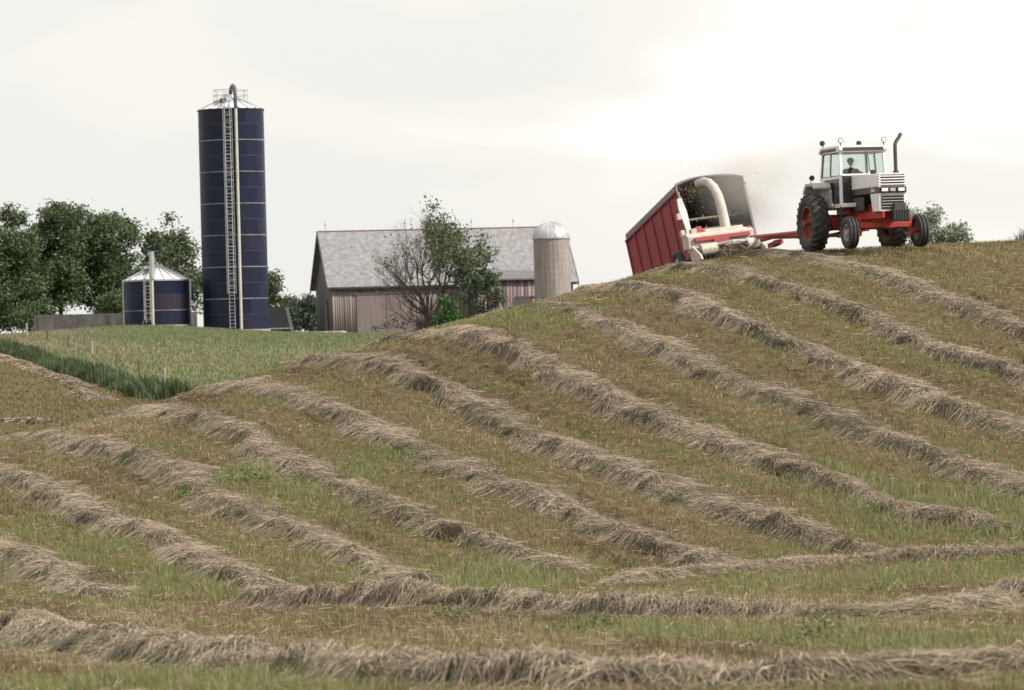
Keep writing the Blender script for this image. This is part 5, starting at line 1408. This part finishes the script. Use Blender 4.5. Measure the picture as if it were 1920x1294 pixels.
# arched roof of bent sheets
prof = []; nseg = 10
for i in range(nseg + 1):
    t_ = -1 + 2 * i / nseg
    prof.append((t_ * hw * (1.0 if abs(t_) < .99 else 1.0), top - .16 + .16 * (1 - abs(t_) ** 2.6)))
prof = [(-hw, sd_top + .05)] + prof + [(hw, sd_top + .05)]
NS = 6
for k_ in range(NS):
    b_ = MB(); xa, xb = -k_ * WAG_L / NS + .0, -(k_ + 1) * WAG_L / NS + .012; vs = []
    for (xx, th) in ((xa, 0), (xb, 0), (xa, .03), (xb, .03)):
        for (yy, zz) in prof:
            sc_ = 1 - th / hw; vs.append((xx, yy * sc_, zz - (th if zz > sd_top + .06 else 0)))
    m_n = len(prof); fs = []
    for i in range(m_n - 1):
        fs += [(i, i + 1, m_n + i + 1, m_n + i), (2 * m_n + i, 3 * m_n + i, 3 * m_n + i + 1, 2 * m_n + i + 1), (i, 2 * m_n + i, 2 * m_n + i + 1, i + 1), (m_n + i, m_n + i + 1, 3 * m_n + i + 1, 3 * m_n + i)]
    b_.add(vs, fs).build('roof_sheet', M_WROOF, Wg, True)
MB().tube([(.0, y_, z_ + .01) for y_, z_ in prof], .03, 6).build('front_hoop', M_WROOF, Wg)
MB().prism([(y_, z_) for y_, z_ in prof], 'X', -WAG_L + .01, -WAG_L + .03).build('rear_gable', M_WROOF, Wg)
# inside: beater shafts with pins across the front third
for x_, z_ in ((-.45, f0 + .62), (-.60, f0 + 1.02), (-.70, f0 + 1.42)):
    bt = MB().cyl((x_, -hw + .05, z_), (x_, hw - .05, z_), .045, n=10).build('beater', mat('beater_worn', (0.36, 0.30, 0.20), .6), Wg, True)
    pn = MB()
    for j in range(16):
        yy = -hw + .18 + j * (WAG_W - .36) / 15; a = j * 1.3
        pn.cyl((x_, yy, z_), (x_ + .13 * math.cos(a), yy, z_ + .13 * math.sin(a)), .012, n=4)
    pno = pn.build('beater_pins', M_GALVD, bt); pno['kind'] = 'stuff'
# white drive shields on the front right corner, cross conveyor, front posts
MB().prism([(-hw - .10, f0 + 1.95), (-hw + .06, f0 + 1.98), (-hw + .14, f0 + 1.5), (-hw + .16, f0 + .15), (-hw + .02, f0 - .05), (-hw - .10, f0 + .15), (-hw - .02, f0 + .9), (-hw - .12, f0 + 1.6)], 'X', .02, .10).build('drive_shield', mat('shield_white', (0.62, 0.62, 0.63), .5, var=.1, scale=3), Wg, bevel=.015)
for zz in (f0 + 1.35, f0 + .78):
    MB().box((.05, -hw - .16, zz), (.16, .14, .22)).build('chain_case', M_CREAM, Wg, bevel=.02)
for s_ in (-1, 1):
    MB().box((.015, s_ * (hw - .02), f0 + 1.1), (.05, .07, 2.2)).build('front_post', M_WROOF if s_ < 0 else M_WROOF, Wg, bevel=.008)
MB().box((.14, 0, f0 + .12), (.36, WAG_W - .1, .30)).build('cross_conveyor', M_WRIB, Wg, bevel=.02)
MB().box((.0, .0, f0 + .42), (.04, WAG_W - .12, .30)).build('front_board', M_WIN, Wg)
ML = MB(); 
hay = bmesh.new()
bmesh.ops.create_grid(hay, x_segments=14, y_segments=9, size=.5)
for v in hay.verts:
    x_, y_ = v.co.x, v.co.y
    v.co = Vector((-WAG_L * .60 + x_ * WAG_L * .76, y_ * (WAG_W - .16), f0 + .25 + .75 * max(0, -x_ + .45) * (1 - abs(y_) * .6) + .12 * random.random()))
hme = bpy.data.meshes.new('chopped_hay'); hay.to_mesh(hme); hay.free(); hme.materials.append(M_HAYCORE)
ho = link('chopped_hay', hme); ho.matrix_world = WAG_M
tag(ho, 'heap of chopped hay lying inside the red wagon', 'hay', kind='stuff')
# running gear
MB().box((-WAG_L / 2, 0, .66), (WAG_L - .8, .18, .16)).build('running_gear', M_DARK, Wg)
for xx in (-.9, -4.4):
    MB().cyl((xx, -.95, .40), (xx, .95, .40), .06, n=10).build('axle', M_DARK, Wg)
    MB().box((xx, 0, .68), (.2, 1.6, .30)).build('bolster', M_DARK, Wg)
    for s_ in (-1, 1):
        wo = MB().lathe([(.21, -.08), (.21, .08), (.18, .08), (.10, s_ * .05), (.0, s_ * .06), (.0, 0), (.10, 0), (.18, -.08)], 'Y', 24, (xx, s_ * 1.0, .40), closed=False).build('wheel', M_WRIB, Wg, True)
        MB().lathe(tyre_profile(.41, .21, .26), 'Y', 32, (xx, s_ * 1.0, .40)).build('tyre', M_TYRE, wo, True)
hp = WAG_M.inverted() @ (HARV_M @ Vector((-2.2, .05, .50)))
MB().tube([(-.8, 0, .60), (.3, 0, .52), tuple(hp)], .055, 8).build('wagon_tongue', M_HRED, Wg)

# ------------------------------------------------------------------ chaff blown from the spout
dm = bpy.data.materials.new('chaff_dust'); dm.use_nodes = True
_n = dm.node_tree; _n.nodes.remove(_n.nodes['Principled BSDF'])
_v = _n.nodes.new('ShaderNodeVolumePrincipled')
_v.inputs['Color'].default_value = (0.96, 0.92, 0.84, 1)
_v.inputs['Anisotropy'].default_value = 0.2
_tc = _n.nodes.new('ShaderNodeTexCoord'); _no = _n.nodes.new('ShaderNodeTexNoise'); _no.inputs['Scale'].default_value = 1.1; _no.inputs['Detail'].default_value = 3
_n.links.new(_tc.outputs['Object'], _no.inputs['Vector'])
_ln = _n.nodes.new('ShaderNodeVectorMath'); _ln.operation = 'LENGTH'; _n.links.new(_tc.outputs['Object'], _ln.inputs[0])
_fl = _n.nodes.new('ShaderNodeMapRange'); _fl.inputs['From Min'].default_value = 0.25; _fl.inputs['From Max'].default_value = 1.0; _fl.inputs['To Min'].default_value = 1.0; _fl.inputs['To Max'].default_value = 0.0
_n.links.new(_ln.outputs['Value'], _fl.inputs['Value'])
_rg = _n.nodes.new('ShaderNodeMapRange'); _rg.inputs['From Min'].default_value = 0.35; _rg.inputs['From Max'].default_value = 0.7; _rg.inputs['To Max'].default_value = 0.9
_n.links.new(_no.outputs['Fac'], _rg.inputs['Value'])
_mu = _n.nodes.new('ShaderNodeMath'); _mu.operation = 'MULTIPLY'; _n.links.new(_fl.outputs[0], _mu.inputs[0]); _n.links.new(_rg.outputs[0], _mu.inputs[1])
_n.links.new(_mu.outputs[0], _v.inputs['Density']); _n.links.new(_v.outputs[0], _n.nodes['Material Output'].inputs['Volume'])
bm = bmesh.new(); bmesh.ops.create_icosphere(bm, subdivisions=3, radius=1.0)
me = bpy.data.meshes.new('chaff_dust'); bm.to_mesh(me); bm.free(); me.materials.append(dm)
o = link('chaff_dust', me)
o.matrix_world = WAG_M @ Matrix.Translation((.1, 1.15, WAG_FLOOR + 1.9)) @ Matrix.Diagonal((2.0, 1.95, 1.6, 1))
tag(o, 'pale dust of chopped hay drifting about the spout and wagon front', 'dust', kind='stuff')
rgc = np.random.default_rng(81); n = 1500
sp_end = np.array([-2.9, .45, 2.88])
tt = rgc.uniform(0, 1, n) ** .8
p = sp_end + np.stack([-tt * 2.6, rgc.normal(0, .10, n) * (1 + 5 * tt), -.15 * tt - .75 * tt ** 2 + rgc.normal(0, .07, n) * (1 + 4 * tt)], 1)
k_ = rgc.uniform(0, 1, n) < .25
p[k_] = np.array([-1.9, 1.0, 2.6]) + rgc.normal(0, 1, (k_.sum(), 3)) * np.array([.7, .7, .5])
d = rgc.normal(0, .022, (n, 3)); e_ = rgc.normal(0, .012, (n, 3))
V = np.stack([p, p + d, p + e_], 1)
o = link('flying_chaff', np_mesh('flying_chaff', V.reshape(-1, 3), np.arange(n * 3).reshape(n, 3), 3, M_HAY, np.repeat(palette([(0.34, 0.30, 0.17), (0.26, 0.25, 0.13), (0.42, 0.36, 0.24)], n, rgc), 3, axis=0)))
o.matrix_world = HARV_M
tag(o, 'bits of chopped hay flying out of the spout', 'chaff', kind='stuff')
